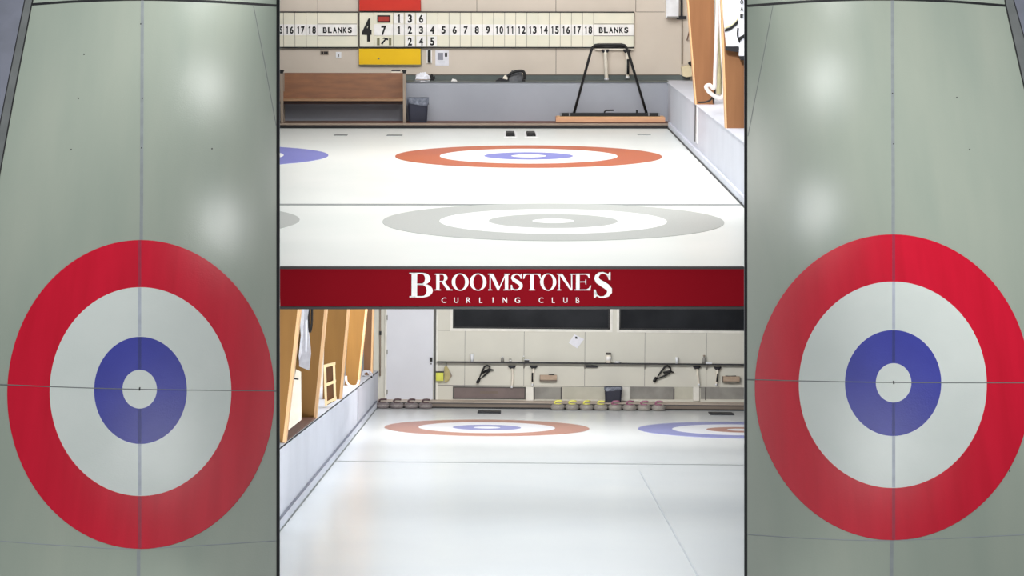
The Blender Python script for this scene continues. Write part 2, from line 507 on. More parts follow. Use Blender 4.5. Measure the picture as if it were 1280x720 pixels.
# hacks on the ice
def hack(F, x0, y0, x1, y1, label, m='black', border=True, h=.035):
    a = F.fl(x0, y1); b = F.fl(x1, y1); w = b.x - a.x
    ln = F.fl(x0, y0).y - a.y
    t = Thing(F, 'hack', ((a.x + b.x) / 2, a.y, 0), label, 'hack')
    mb = MB().hexa([(a.x, a.y, 0), (b.x, a.y, 0), (b.x, a.y + ln * .8, 0), (a.x, a.y + ln * .8, 0),
                    (a.x + .01, a.y, h), (b.x - .01, a.y, h), (b.x - .01, a.y + ln * .8, h * .5), (a.x + .01, a.y + ln * .8, h * .5)])
    t.part('foot_block', mb, m)
    if border:
        mb = MB().box(a.x - .03, b.x + .03, a.y - .12, a.y + ln, 0, .004); t.part('base_plate', mb, 'paint_white')
        mb = MB()
        for k in range(3):
            mb.box(a.x + w * .25, b.x - w * .25, a.y - .004, a.y + .001, h * (.3 + .2 * k), h * (.36 + .2 * k))
        t.part('grip_ribs', mb, 'black_soft')
    return t
hack(U, 632.5, 164.8, 644, 170.8, 'left black foothold of the pair behind the orange house, upper rink', h=.055)
hack(U, 658.5, 164.8, 670, 170.8, 'right black foothold of the pair behind the orange house, upper rink', h=.055)
hack(U, 417, 168, 434, 169.6, 'faint grey foothold on ice below the bench, the left one', 'line_thin', False, .008)
hack(U, 483, 168.3, 503, 169.8, 'faint grey foothold on ice below the bench, the right one', 'line_thin', False, .008)
hack(U, 797, 168, 814, 169, 'faint grey foothold on ice in the right corner of the upper rink', 'line_grey', False, .006)

# ---- scoreboards
def scoreboard(x0, x1, cols, label, texts, blanks, name='scoreboard', extra_rows=()):
    YS = YC - .05
    a = U.at(x0, 59.5, YS)
    t = Thing(U, name, (a.x, YS, a.z), label, 'scoreboard')
    mb = MB(); pbox(mb, U, x0, 15.5, x1, 59, YS, .045); t.part('backing', mb, 'board_cream')
    mb = MB(); pbox(mb, U, x0, 14.4, x1, 15.7, YS - .012, .05); pbox(mb, U, x0, 58.6, x1, 60, YS - .012, .05)
    pbox(mb, U, x1 - .8, 15, x1, 59.5, YS - .012, .05)
    if x0 > 400: pbox(mb, U, x0, 15, x0 + .8, 59.5, YS - .012, .05)
    t.part('frame', mb, 'ink')
    bx0, bx1 = blanks
    for c in cols:
        mb = MB(); pbox(mb, U, c - .22, 15.7, c + .22, 58.6, YS - .006, .006); t.part('divider', mb, 'seam')
    for y in (29.9, 44.7):
        mb = MB(); pbox(mb, U, bx0, y - .3, bx1, y + .3, YS - .006, .006); t.part('divider', mb, 'seam')
    mb = MB()
    pbox(mb, U, cols[0] if x0 > 400 else x0, 30.4, bx1, 44.2, YS - .004, .004); t.part('number_strip', mb, 'card_white')
    for nm, chars in texts:
        mb = MB()
        for s, b in chars: put_glyph(mb, U, s, b, YS - .008)
        t.part(nm, mb, 'ink')
    return t, YS

def digits(s, cx, y0, y1, w1=5.2):
    n = len(s); out = []
    w = w1 if n == 1 else 4.6
    tot = n * w + (n - 1) * 1.0
    for i, c in enumerate(s):
        ww = w * ((.7 if n == 1 else .6) if c == '1' else 1)
        x = cx - tot / 2 + i * (w + 1.0) + (w - ww) / 2
        out.append((c, (x, y0, x + ww, y1)))
    return out
def word(s, x0, x1, y0, y1):
    n = len(s); p = (x1 - x0) / n
    return [(c, (x0 + i * p + p * .1, y0, x0 + (i + 1) * p - p * .1, y1)) for i, c in enumerate(s)]
tx = [('printed_number', digits(a, x, 32.8, 42.2)) for a, x in (('16', 361.7), ('17', 375.7), ('18', 389.8))] + [('printed_number', [('5', (349.9, 32.8, 352.6, 42.2))]), ('lettering', word('BLANKS', 403, 440.5, 34, 41.3))]
scoreboard(340, 447.9, [354.5, 368.6, 382.8, 397], 'left cream scoreboard, cut at frame edge, numbered 16 to 18 with BLANKS', tx, (397, 446))
cols = [467.5, 491.5, 505.3, 519.3, 533.3] + [547.4 + 13.9 * k for k in range(15)]
tx = []
for k, cx in enumerate((498.6, 512.4, 526.4, 540.3)): tx.append(('printed_number', digits(str(k + 1), cx, 32.8, 42.4)))
for k in range(14): tx.append(('printed_number', digits(str(k + 5), 554.4 + 13.9 * k, 32.8, 42.2)))
tx.append(('lettering', word('BLANKS', 748, 786, 34, 41.3)))
tx.append(('printed_number', [('4', (452.5, 23, 464.5, 52))]))
sb, YS = scoreboard(448.8, 793, cols, 'long cream scoreboard with big number 4 and ends 1 to 18', tx, (742.5, 792))

def card(x0, y0, x1, y1, ch, gb, label, m='card_white', group='number cards hung on the long scoreboard'):
    a = U.at((x0 + x1) / 2, y1, YS)
    t = Thing(U, 'score_card', (a.x, YS - .02, a.z), label, 'score card', group)
    mb = MB(); pbox(mb, U, x0, y0, x1, y1, YS - .016, .010); t.part('card', mb, m)
    mb = MB(); put_glyph(mb, U, ch, gb, YS - .018); t.part('numeral', mb, 'ink')
for i, (c, cx) in enumerate((('1', 498.6), ('3', 512.4), ('6', 526.4))):
    card(cx - 5.8, 16.6, cx + 5.8, 29.6, c, digits(c, cx, 18, 28.6)[0][1], 'white card reading %s in the top row of the scoreboard' % c)
for i, (c, cx) in enumerate((('2', 512.4), ('4', 526.4), ('5', 540.3))):
    card(cx - 5.8, 45.2, cx + 5.8, 58.2, c, digits(c, cx, 46.6, 57)[0][1], 'white card reading %s in the bottom row of the scoreboard' % c)
card(470, 30.6, 489, 44.4, '7', (476.5, 32, 483, 44), 'white card reading 7 between the red card and the hammer card')
a = U.at(480, 28, YS)
t = Thing(U, 'team_card', (a.x, YS - .02, a.z), 'small dark red card with black edge beside the top row numbers', 'score card')
mb = MB(); pbox(mb, U, 471.5, 19, 488, 28.2, YS - .016, .01); t.part('edge', mb, 'ink')
mb = MB(); pbox(mb, U, 473.2, 20.8, 486.4, 26.4, YS - .020, .006); t.part('face', mb, 'chip_red')
a = U.at(480, 57, YS)
t = Thing(U, 'hammer_card', (a.x, YS - .02, a.z), 'small card with black hammer symbol below the number 7 card', 'score card')
mb = MB(); pbox(mb, U, 471, 46.8, 489.5, 57.2, YS - .016, .01); t.part('card', mb, 'board_cream')
mb = MB(); pbox(mb, U, 471.3, 47.2, 474.6, 56.6, YS - .02, .006); t.part('side_bar', mb, 'olive')
mb = MB(); pbox(mb, U, 486, 47.2, 489.2, 56.6, YS - .02, .006); t.part('side_bar', mb, 'olive')
mb = MB(); pprism(mb, U, [(476, 54.5), (481, 48.8), (477.8, 48.2), (480, 46.8), (485.4, 48.2), (485, 50.4), (482.4, 49.8), (478, 56)], YS - .022, .006); t.part('hammer_symbol', mb, 'ink')

# red and yellow team boards
a = U.at(488, 15, YC)
t = Thing(U, 'team_board', (a.x, YC - .06, a.z), 'plain red board on the wall above the long scoreboard', 'board')
mb = MB(); pbox(mb, U, 449.5, -12, 525.2, 13.6, YC - .06, .05); t.part('panel', mb, 'board_red')
mb = MB(); pbox(mb, U, 525.2, -12, 526.2, 13.7, YC - .062, .056); t.part('edging', mb, 'chip_red')
mb = MB(); pbox(mb, U, 448.8, -12, 449.6, 13.7, YC - .062, .056); t.part('edging', mb, 'chip_red')
a = U.at(488, 81, YC)
t = Thing(U, 'team_board', (a.x, YC - .06, a.z), 'plain yellow board hanging below the long scoreboard', 'board')
mb = MB(); pbox(mb, U, 448.8, 61.0, 526.4, 81, YC - .06, .05); t.part('panel', mb, 'board_yellow')
mb = MB(); pbox(mb, U, 448.6, 80.6, 526.8, 81.6, YC - .065, .056); pbox(mb, U, 525.8, 61, 526.8, 81, YC - .065, .056); t.part('edging', mb, 'olive')
mb = MB(); pbox(mb, U, 472, 72.2, 474.4, 74.2, YC - .066, .008); t.part('catch', mb, 'olive')

# small wall items
def wall_bits(F, name, label, cat, Y, parts):
    p0 = parts[0][2]
    a = F.at((p0[0] + p0[2]) / 2, p0[3], Y)
    t = Thing(F, name, (a.x, Y, a.z), label, cat)
    for k, (pn, m, b, d) in enumerate(parts):
        mb = MB(); pbox(mb, F, b[0], b[1], b[2], b[3], Y - d - .002, d); t.part(pn, mb, m)
    return t
wall_bits(U, 'notice_plate', 'small dark lettered plate on cream wall under the left scoreboard', 'sign', YC, [('plate', 'post_grey', (400.4, 63.4, 410.8, 68.6), .01), ('lettering', 'ink', (401.5, 64.4, 404.2, 67.6), .014), ('lettering', 'ink', (405, 64.4, 407, 67.6), .014), ('lettering', 'ink', (407.8, 64.4, 409.8, 67.6), .014)])
wall_bits(U, 'light_switch', 'white switch plate on wall right of the small dark plate', 'switch', YC, [('plate', 'white_plastic', (419.8, 65, 426.6, 72.4), .012), ('rocker', 'panel_grey', (422.4, 67.4, 424, 71), .018)])
wall_bits(U, 'wall_phone', 'narrow black wall handset right of the yellow board', 'telephone', YC, [('cradle', 'card_white', (533.2, 62, 540, 79), .02), ('handset', 'black', (534.8, 62.6, 538.4, 78.2), .05)])
wall_bits(U, 'paper_notice', 'white paper notice pinned beside the black handset', 'paper', YC, [('sheet', 'paper', (544.2, 63, 561, 82), .006), ('print', 'paper_ink', (547, 66, 554, 75), .009), ('print_dark', 'ink', (556, 66, 559, 71), .009), ('print', 'paper_ink', (547, 77, 556, 77.8), .009)])
wall_bits(U, 'dispenser', 'white box on the wall at top right of the scoreboards', 'dispenser', YC, [('case', 'white_plastic', (833, -20, 848.5, 22), .18), ('rim', 'panel_grey', (834, 20.4, 848, 22.4), .185), ('bracket', 'black_soft', (851, -4, 853.5, 20), .06), ('bracket', 'black_soft', (846, 20, 858, 24), .05)])
mb = MB(); ptube(mb, U, [(852.8, 22), (852.6, 80)], YC - .03, .012)
a = U.at(852.6, 80, YC - .03); single(U, 'wall_conduit', mb, 'post_grey', a, 'thin grey conduit running down wall right of the white box', 'pipe')
mb = MB(); ptube(mb, U, [(862, 38), (858.6, 50.5), (863.4, 50.5), (862, 38)], YC - .03, .009, 6)
single(U, 'triangle_hook', mb, 'ledge_brown', U.at(861, 50, YC - .03), 'small brown triangular hook on wall beside the wooden beam', 'hook')
t = Thing(U, 'corner_bracket', U.at(860, 96, YC - .2), 'cream corner bracket on wall at the foot of the wooden beam', 'bracket')
mb = MB(); pprism(mb, U, [(852, 84), (867, 80), (867, 95), (858, 96.5), (853.5, 95)], YC - .2, .18); t.part('body', mb, 'cream_plastic')
mb = MB(); pprism(mb, U, [(860, 79), (863, 76), (865, 79), (865.5, 84), (862, 82)], YC - .22, .05); t.part('latch', mb, 'ink')

# ---- bench
YB = YI + .16
a = U.at(430, 150, YB); 
t = Thing(U, 'bench', (a.x, YB, zs), 'long brown wooden bench with solid high back on the upper rink step', 'bench')
z0, z1, zt = zs, U.at(430, 123.5, YB).z, U.at(430, 92.6, YB).z
xa, xb = U.at(345, 120, YB).x, U.at(504.2, 120, YB).x
yb2 = YW - .06
mb = MB().hexa([(xa, YB + .28, z1), (xb, YB + .28, z1), (xb, YB + .34, z1), (xa, YB + .34, z1), (xa, YB + .36, zt), (xb, YB + .36, zt), (xb, yb2, zt), (xa, yb2, zt)]); t.part('backrest', mb, 'bench_wood')
mb = MB().box(xa, xb, YB, YB + .36, z1 - .035, z1); t.part('seat', mb, 'bench_wood')
mb = MB().box(xa, xb, YB - .012, YB, z1 - .035, z1 + .004); t.part('seat_edge', mb, 'bench_edge')
mb = MB().box(xa, xb, YB + .05, YB + .09, z1 - .09, z1 - .035); t.part('shaded_apron', mb, 'seat_shadow_brown')  # dark brown strip paints in the shadow below the seat
for px in (352.3, 505.5):
    x = U.at(px, 120, YB).x
    mb = MB().box(x - .022, x + .022, YB - .02, YB + .06, z0, U.at(px, 90, YB).z).box(x - .018, x + .018, YB + .3, yb2, z0, zt)
    e = t.part('leg', mb, 'post_grey')
    mb = MB(); zq = U.at(px, 90, YB).z; mb.hexa([(x - .02, YB - .03, zq - .02), (x + .02, YB - .03, zq - .02), (x + .02, YB + .07, zq - .02), (x - .02, YB + .07, zq - .02), (x - .04, YB - .03, zq + .03), (x + .04, YB - .03, zq + .03), (x + .04, YB + .07, zq + .03), (x - .04, YB + .07, zq + .03)])
    t.part('post_cap', mb, 'black', None, e)
# things on the bench back
t = Thing(U, 'tissue_box', (U.at(494.5, 92.6, YB + .4).x, YB + .41, zt + .001), 'small cream box with dark top resting on the bench back', 'box')
mb = MB(); mb.box(U.at(489.5, 90, YB + .4).x, U.at(500, 90, YB + .4).x, YB + .37, YB + .45, zt + .001, U.at(490, 89, YB + .37).z); t.part('carton', mb, 'white_warm')
mb = MB(); pbox(mb, U, 489.3, 87.4, 500.4, 89, YB + .365, .09); t.part('lid', mb, 'black_soft')
# ---- bin
def bin_(F, cx, yb, w_top, w_bot, ytop, Y, zfloor, label):
    c = F.at(cx, yb, Y); k = (F.at(cx + 1, yb, Y) - F.at(cx, yb, Y)).x
    zt = F.at(cx, ytop, Y).z
    t = Thing(F, 'waste_bin', (c.x, Y, zfloor), label, 'bin')
    h = zt - zfloor; rt, rb = w_top * k / 2, w_bot * k / 2
    mb = MB()
    def ring(r, z): return [(c.x + sx * r, Y + sy * r * .8, zfloor + z) for sx, sy in ((-1, -.8), (-.8, -1), (.8, -1), (1, -.8), (1, .8), (.8, 1), (-.8, 1), (-1, .8))]
    L = [ring(rb, 0), ring(rt, h), ring(rt * .9, h), ring(rb * .9, h * .2)]
    vs = sum(L, []); fs = [list(range(8))[::-1], [24 + i for i in range(8)]]
    for q in range(3):
        for i in range(8): fs.append((q * 8 + i, q * 8 + (i + 1) % 8, q * 8 + 8 + (i + 1) % 8, q * 8 + 8 + i))
    mb.add(vs, fs); t.part('body', mb, 'bin_navy')
    mb = MB(); pts = []
    o = [Vector(p) for p in ring(rt * 1.06, h * 1.01)]
    lo = [Vector(p) + Vector((0, 0, -h * random.uniform(.16, .42))) for p in ring(rt * 1.05, h)]
    inn = [Vector(p) for p in ring(rt * .88, h * .98)]
    vs = lo + o + inn; fs = []
    for q in range(2):
        for i in range(8): fs.append((q * 8 + i, q * 8 + (i + 1) % 8, q * 8 + 8 + (i + 1) % 8, q * 8 + 8 + i))
    mb.add(vs, fs); t.part('bin_liner', mb, 'bag_plastic')
    return t
bin_(U, 522.6, 150.5, 25.5, 22, 122.5, YI + .3, zs, 'dark navy waste bin with crumpled liner at the right end of the bench')

# ---- things on the ledge
def lump(F, name, label, cat, cx, yb, w, h, dp, Y, m, zbase, seed=1):
    """soft folded heap: a low dome pushed in and out"""
    c = F.at(cx, yb, Y); k = (F.at(cx + 1, yb, Y) - F.at(cx, yb, Y)).x
    rnd = random.Random(seed); mb = MB(); vs, fs = [], []
    n, R = 14, 5
    for i in range(R + 1):
        a = i / R * math.pi / 2
        for j in range(n):
            q = 2 * math.pi * j / n
            f = 1 + rnd.uniform(-.2, .2) * (1 if i else .5)
            vs.append((c.x + math.cos(q) * math.cos(a) * w * k / 2 * f, Y + math.sin(q) * math.cos(a) * dp / 2 * f, zbase + math.sin(a) * h * k * (f if i < R else 1)))
    for i in range(R):
        for j in range(n): fs.append((i * n + j, i * n + (j + 1) % n, (i + 1) * n + (j + 1) % n, (i + 1) * n + j))
    fs.append(list(range(n))[::-1]); fs.append([R * n + j for j in range(n)])
    mb.add(vs, fs)
    t = Thing(F, name, (c.x, Y, zbase), label, cat)
    t.part('body', mb, m); return t, c, k
zg = ZL + .012
t, c, k = lump(U, 'folded_cloth', 'crumpled white cloth on the ledge above the waste bin', 'cloth', 528.5, 103, 19, 10, .25, YW + .16, 'cloth_white', zg, 3)
mb = MB(); pbox(mb, U, 519.6, 99.2, 537.4, 100.1, YW + .02, .02); t.part('dark_fold', mb, 'post_grey')
t = Thing(U, 'glove', (U.at(540.5, 102, YW + .3).x, YW + .3, zg), 'small black glove on the ledge right of the white cloth', 'glove')
mb = MB(); pprism(mb, U, [(537.2, 102), (537.4, 95), (539, 92.4), (541, 93), (541.6, 96), (543.6, 95), (544, 98), (541.6, 102)], YW + .3, .06); t.part('palm', mb, 'black')
t = Thing(U, 'paper_scrap', (U.at(567, 103, YW + .1).x, YW + .1, zg), 'small white scrap lying alone on the ledge', 'scrap')
mb = MB(); pprism(mb, U, [(563.5, 102.2), (565.5, 98.6), (569.5, 99.4), (572, 102), (569, 103)], YW + .1, .05); t.part('sheet', mb, 'card_white')
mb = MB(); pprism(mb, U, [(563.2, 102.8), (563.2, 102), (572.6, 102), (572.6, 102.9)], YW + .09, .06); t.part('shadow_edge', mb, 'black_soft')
t, c, k = lump(U, 'kit_bag', 'grey slumped bag with black looped strap on the ledge', 'bag', 644, 103.5, 24, 12, .3, YW + .2, 'grey_fabric', zg, 9)
mb = MB(); ptube(mb, U, smooth([(634, 96), (640, 91), (647, 88.8), (653, 88.8), (655.6, 92), (656, 99)], 5), YW + .05, .022); t.part('strap', mb, 'black')
mb = MB(); pprism(mb, U, [(619, 101.8), (624, 98), (632, 96), (636, 99), (634, 102.4), (622, 102.6)], YW + .06, .16); t.part('pocket', mb, 'black_soft')
mb = MB(); pprism(mb, U, [(628, 98), (631, 94), (636, 95), (634, 99.5)], YW + .05, .05); t.part('tag', mb, 'white_warm')
mb = MB(); pbox(mb, U, 652, 99.6, 656.5, 102.6, YW + .02, .08); t.part('buckle', mb, 'black')

# ---- wide ice pusher with trapezoid handle on its wooden board
YP = YI + .14
ptop = U.at(760, 146, YP).z
t = Thing(U, 'wooden_board', (U.at(763, 152, YP).x, YP, zs), 'long peach coloured wooden board lying on the step under the ice scraper', 'board')
mb = MB(); x0, x1 = U.at(695, 148, YP).x, U.at(831.5, 148, YP).x
mb.box(x0, x1, YP, YP + .3, zs, ptop - .008); t.part('board', mb, 'peach_wood')
mb = MB().box(x0, x1, YP - .012, YP, zs, zs + .018); t.part('under_edge', mb, 'ledge_brown')
mb = MB(); mb.box(x0 + .02, x1 - .02, YP + .02, YP + .28, ptop - .008, ptop); t.part('top_face', mb, 'edge_wood')
t = Thing(U, 'ice_scraper', (U.at(763, 146, YP).x, YP + .12, ptop), 'wide black ice scraper with tall trapezoid handle standing by the back wall', 'ice scraper')
mb = MB().box(U.at(700, 143, YP + .08).x, U.at(825, 143, YP + .08).x, YP + .08, YP + .18, ptop + .001, U.at(700, 141.3, YP + .08).z); t.part('blade', mb, 'black')
mb = MB()
for x in (701, 712, 811, 824):
    mb = MB(); pbox(mb, U, x - .8, 141, x + .8, 145, YP + .07, .02); t.part('clamp', mb, 'grey_metal')
Yh = YP + .12
mb = MB(); ptube(mb, U, [(717.5, 141.5), (738.5, 65), (740.5, 59.5), (744, 56.4), (748, 55.8), (777, 55.8), (780.5, 56.6), (783, 59.8), (785.5, 66), (808, 141)], Yh, .021); t.part('handle', mb, 'black')
mb = MB(); ptube(mb, U, [(743, 58.6), (782, 58.6)], Yh, .018); t.part('crossbar', mb, 'black')
mb = MB(); ptube(mb, U, [(755.5, 142), (755.8, 139.4), (758, 138), (767, 137.8)], Yh, .012); t.part('hook', mb, 'black')
mb = MB(); ptube(mb, U, [(796, 142), (796, 137.5)], Yh, .014); t.part('peg', mb, 'black')

# brooms hanging behind the scraper
def hung_brush(F, Y, top, bot, label, dark=None, w=4.2, cat='brush', lean=0):
    c = F.at(bot[0], bot[1], Y)
    t = Thing(F, 'hanging_brush', c, label, cat)
    mb = MB(); ptube(mb, F, smooth([(top[0], top[1]), ((top[0] + bot[0]) / 2 + lean, (top[1] + bot[1]) / 2), (bot[0], bot[1])], 4), Y, w * .5 * .0125 * (1 if F is U else 1.25)); t.part('handle', mb, 'white_warm')
    mb = MB(); ptube(mb, F, [(top[0] - 4.6, top[1] - .6), (top[0] - 2, top[1] + 1), (top[0] + 2, top[1] + 1), (top[0] + 4.6, top[1] - .6)], Y, [.012, .03, .03, .012]); t.part('head', mb, 'black_soft')
    if dark:
        mb = MB(); ptube(mb, F, [dark[0], dark[1]], Y - .03, w * .42 * .0125 * (1 if F is U else 1.25)); t.part('grip', mb, 'black')
    mb = MB(); ptube(mb, F, [(bot[0], bot[1] - 2.5), (bot[0], bot[1])], Y - .01, w * .62 * .0125); t.part('end_cap', mb, 'white_plastic')
    return t
hung_brush(U, YC - .1, (756.5, 63), (758.2, 100), 'white handled brush hanging behind the left of the scraper frame', w=5)
hung_brush(U, YC - .1, (783.8, 63), (784.3, 98), 'white brush with black grip hanging behind the right of the scraper frame', ((785.2, 74), (785, 93)), w=4)
t = Thing(U, 'hanging_rail', U.at(768, 62, YC - .06), 'short cream rail on wall under the right BLANKS box, holding two brushes', 'rail')
mb = MB(); pbox(mb, U, 744, 60.8, 793, 62.6, YC - .06, .055); t.part('rail', mb, 'white_warm')

# ---- wooden beams on the right
def beam_right(F, bx, by, tx, ty, Y, P, t_, label, X_out):
    pi, pt = F.at(bx, by, Y), F.at(tx, ty, Y)
    t = Thing(F, 'wooden_beam', (pi.x, Y, ZL), label, 'beam')
    zb_ = ZL + .006
    f = (zb_ - pt.z) / (pi.z - pt.z); xb_ = pt.x + (pi.x - pt.x) * f
    poly = [(xb_, Y, zb_), (xb_ + P * .66, Y, zb_), (pt.x + P, Y, pt.z), (pt.x, Y, pt.z)]
    mb = MB().prism(poly, (0, t_, 0)); t.part('post', mb, 'plywood')
    e = .018
    poly = [(xb_ - e, Y, zb_), (xb_, Y, zb_), (pt.x, Y, pt.z), (pt.x - e, Y, pt.z)]
    mb = MB().prism(poly, (0, t_, 0)); t.part('lit_edge_strip', mb, 'edge_wood')  # room-side edge painted paler, as if light falls on it
    return t
yA, yB = side_y(871), side_y(909.5)
beam_right(U, 870.5, 125, 858.5, -30, yA, .37, .18, 'tall brown beam on the right low wall, beside the cream corner bracket', XR)
beam_right(U, 908.6, 157, 902, -30, yB, .50, .14, 'tall brown beam behind the white jersey at the right edge', XR)
# hose and poles between the beams
Ym = (yA + yB) / 2 + .1
t = Thing(U, 'hose', U.at(893, 126, Ym), 'white hose hanging in a loop between the two right beams', 'hose')
mb = MB(); ptube(mb, U, smooth([(898.5, -30), (896, 40), (894, 90), (893, 110), (887, 106.5), (882.5, 108.5), (886, 114.5), (894, 120.5), (900, 123), (904, 119), (905.5, 105), (903.2, 70), (901, 20), (900.5, -30)], 5), Ym, .026); t.part('tube', mb, 'hose_pink')
t = Thing(U, 'white_pole', U.at(899.5, 118, Ym + .2), 'cream pole leaning behind the hose between the right beams', 'pole')
mb = MB(); ptube(mb, U, [(898.8, 118, Ym + .2), (897.5, -30, Ym + .2)], Ym, .034); t.part('pole', mb, 'hose_yellow')
t = Thing(U, 'black_pole', U.at(893.5, 118, Ym + .3), 'thin black pole behind the white hose between the right beams', 'pole')
mb = MB(); ptube(mb, U, [(893.5, 118, Ym + .3), (897, -30, Ym + .3)], Ym, .012); t.part('pole', mb, 'black')
t = Thing(U, 'cable', U.at(880, 128, yA - .12), 'grey cable curving at the foot of the right beams', 'cable')
mb = MB(); ptube(mb, U, smooth([(873, 128), (882, 127.5), (888, 125), (891, 121.5), (892, 129.5)], 5), yA - .3, .012); t.part('cord', mb, 'black')

# jersey
YJ = yB - .12
t = Thing(U, 'jersey', U.at(917, 60, YJ), 'white jersey with black striped sleeve hanging on the right beam', 'shirt')
mb = MB(); pprism(mb, U, [(902.5, -30), (936, -30), (936, 70), (924, 70), (923.4, 58), (908.2, 58), (906.2, 38), (904.6, 20)], YJ, .08); t.part('body', mb, 'cloth_white')
mb = MB(); pprism(mb, U, [(905.6, 37), (914, 33.5), (919, 29), (922.8, 24.5), (922.8, 29), (919, 33), (914, 37), (906.4, 40)], YJ - .015, .01)
pprism(mb, U, [(923, 47), (930, 43), (936, 41), (936, 45), (930, 47), (925, 51), (924.4, 54)], YJ - .015, .01)
ptube(mb, U, smooth([(922.6, 35), (922, 44), (924.6, 53)], 4), YJ - .012, .01); t.part('stripe', mb, 'ink')
mb = MB(); pprism(mb, U, [(905.5, 34.6), (914, 31), (919, 26.6), (922.6, 22), (922.8, 23.6), (919, 28.2), (914, 32.6), (905.7, 36)], YJ - .015, .01); t.part('piping', mb, 'hose_yellow')
mb = MB(); pprism(mb, U, [(907, 58), (923.6, 58.5), (923.6, 65.5), (907.4, 63)], YJ - .012, .09); pprism(mb, U, [(924.4, 70), (936, 70), (936, 75.5), (926, 75)], YJ - .012, .09); t.part('hem', mb, 'black_soft')
mb = MB()
for ch, y in (('O', 0), ('A', 8.5), ('E', 17.5)): put_glyph(mb, U, ch, (925.2, y, 929.2, y + 5), YJ - .02)
t.part('lettering', mb, 'ink')

# ---- sign on the front edge of the upper rink
YG = yfront - .10
t = Thing(U, 'club_sign', U.at(640, 386, YG), 'dark red sign board with white club name across the middle', 'sign')
mb = MB(); pbox(mb, U, 349.8, 336.4, 930.2, 383.4, YG, .06); t.part('board', mb, 'sign_red')
mb = MB(); pbox(mb, U, 349.8, 333.8, 930.2, 336.4, YG - .01, .09); pbox(mb, U, 349.8, 383.4, 930.2, 386.6, YG - .01, .09); t.part('frame', mb, 'sign_frame')
mb = MB()
for ch, a, b in (('R', 543.5, 565.5), ('O', 564.5, 586), ('O', 587, 608.3), ('M', 609.5, 637.5), ('S', 637.3, 653.6), ('T', 653.8, 676.2), ('O', 675, 695.6), ('N', 696, 717.3), ('E', 717.8, 739)):
    put_serif(mb, U, ch, (a, 342.3, b, 363), YG - .013)
put_serif(mb, U, 'B', (511.6, 341, 541.4, 371.8), YG - .013); put_serif(mb, U, 'S', (740.4, 340.2, 765.4, 372.4), YG - .013)
t.part('lettering', mb, 'card_white')
mb = MB()
for ch, cx, w in (('C', 555, 6), ('U', 570.3, 5.2), ('R', 585.6, 4.8), ('L', 601, 3.8), ('I', 616.2, 1), ('N', 631.2, 5.4), ('G', 646.8, 6.6), ('C', 676.5, 6), ('L', 691.8, 3.8), ('U', 706.8, 5.2), ('B', 722, 4.4)):
    put_glyph(mb, U, ch, (cx - w / 2, 371.9, cx + w / 2, 378.6), YG - .006, .0)
t.part('lettering', mb, 'card_white')

# =================================================================== LOWER BAY
L = low
XL = L.fl(468, 512).x
YE = L.fl(640, 511).y                          # far end of the ice
YK = YE + .75                                  # back wall
yf = L.fl(640, 735).y
xr_ = L.at(960, 500, YK).x
fl_l = struct(L, 'floor_lower_rink', MB().box(XL - .2, xr_ + 1, yf, YE, -.12, 0), 'ice_lower')
a, b = L.fl(418, 576.5), L.fl(930, 581.5); hy = (a.y + b.y) / 2
mb = MB(); strip(L, mb, [(XL, hy), (xr_ + 1, hy)], .085); child(fl_l, L, 'hog_line', mb, 'line_grey')
mb = MB(); a, b = L.fl(800, 590), L.fl(872, 720); strip(L, mb, [(a.x, a.y), (b.x, b.y)], .014); child(fl_l, L, 'sheet_line', mb, 'line_sheet')
hs = L.at(640, 503.5, YE).z
struct(L, 'trim_step_lower', MB().box(XL - .2, xr_ + 1, YE, YK, 0, hs - .02), 'step_taupe')
struct(L, 'trim_step_lower_edge', MB().box(XL - .2, xr_ + 1, YE - .01, YE + .03, hs - .035, hs - .008), 'step_face')
struct(L, 'floor_step_lower', MB().box(XL - .2, xr_ + 1, YE + .03, YK, hs - .02, hs), 'step_pale')
struct(L, 'trim_ice_bumper_lower', MB().box(XL - .2, xr_ + 1, YE - .03, YE, 0, .03), 'black')
xd = L.at(545, 450, YK).x
wtop = L.at(640, 356, YK).z
# back wall built around the window openings
def wpx(x0, y0, x1, y1, mb, d0=0, d=.15):
    return pbox(mb, L, x0, y0, x1, y1, YK + d0, d)
mb = MB()
wz = L.at(745, 412, YK).z                      # sill height
xw0, xw1, xw2 = L.at(566, 400, YK).x, L.at(762.5, 400, YK).x, L.at(774, 400, YK).x
mb.box(L.at(462, 450, YK).x, xw0, YK, YK + .15, hs - .1, wtop)
mb.box(xw0, xr_ + 1, YK, YK + .15, hs - .1, wz)
mb.box(xw1, xw2, YK, YK + .15, wz, wtop)
wl = struct(L, 'wall_back_lower_rink', mb, 'wall_cream_cool')
wtz = wtop
for n, (xa, xb) in enumerate(((xw0, xw1), (xw2, xr_ + 1))):
    mb = MB().box(xa, xb, YK + .06, YK + .08, wz, wtz)
    w = struct(L, 'window_%d' % (n + 1), mb, 'glass_dark')
    mb = MB().box(xa, xb, YK - .02, YK + .02, wz - .05, wz).box(xa - .05, xa, YK - .02, YK + .02, wz - .05, wtz)
    if n == 0: mb.box(xb, xb + .05, YK - .02, YK + .02, wz - .05, wtz)
    child(w, L, 'window_frame', mb, 'trim_white')
    mb = MB().box(xa, xb, YK + .03, YK + .06, wz, wz + .03).box(xa, xa + .03, YK + .03, YK + .06, wz, wtz).box(xb - .03, xb, YK + .03, YK + .06, wz, wtz)
    child(w, L, 'window_gasket', mb, 'black')
struct(L, 'wall_lounge_behind_glass', MB().box(xw0 - .3, xr_ + 1, YK + 1.6, YK + 1.7, 0, wtz), 'lounge_dim')
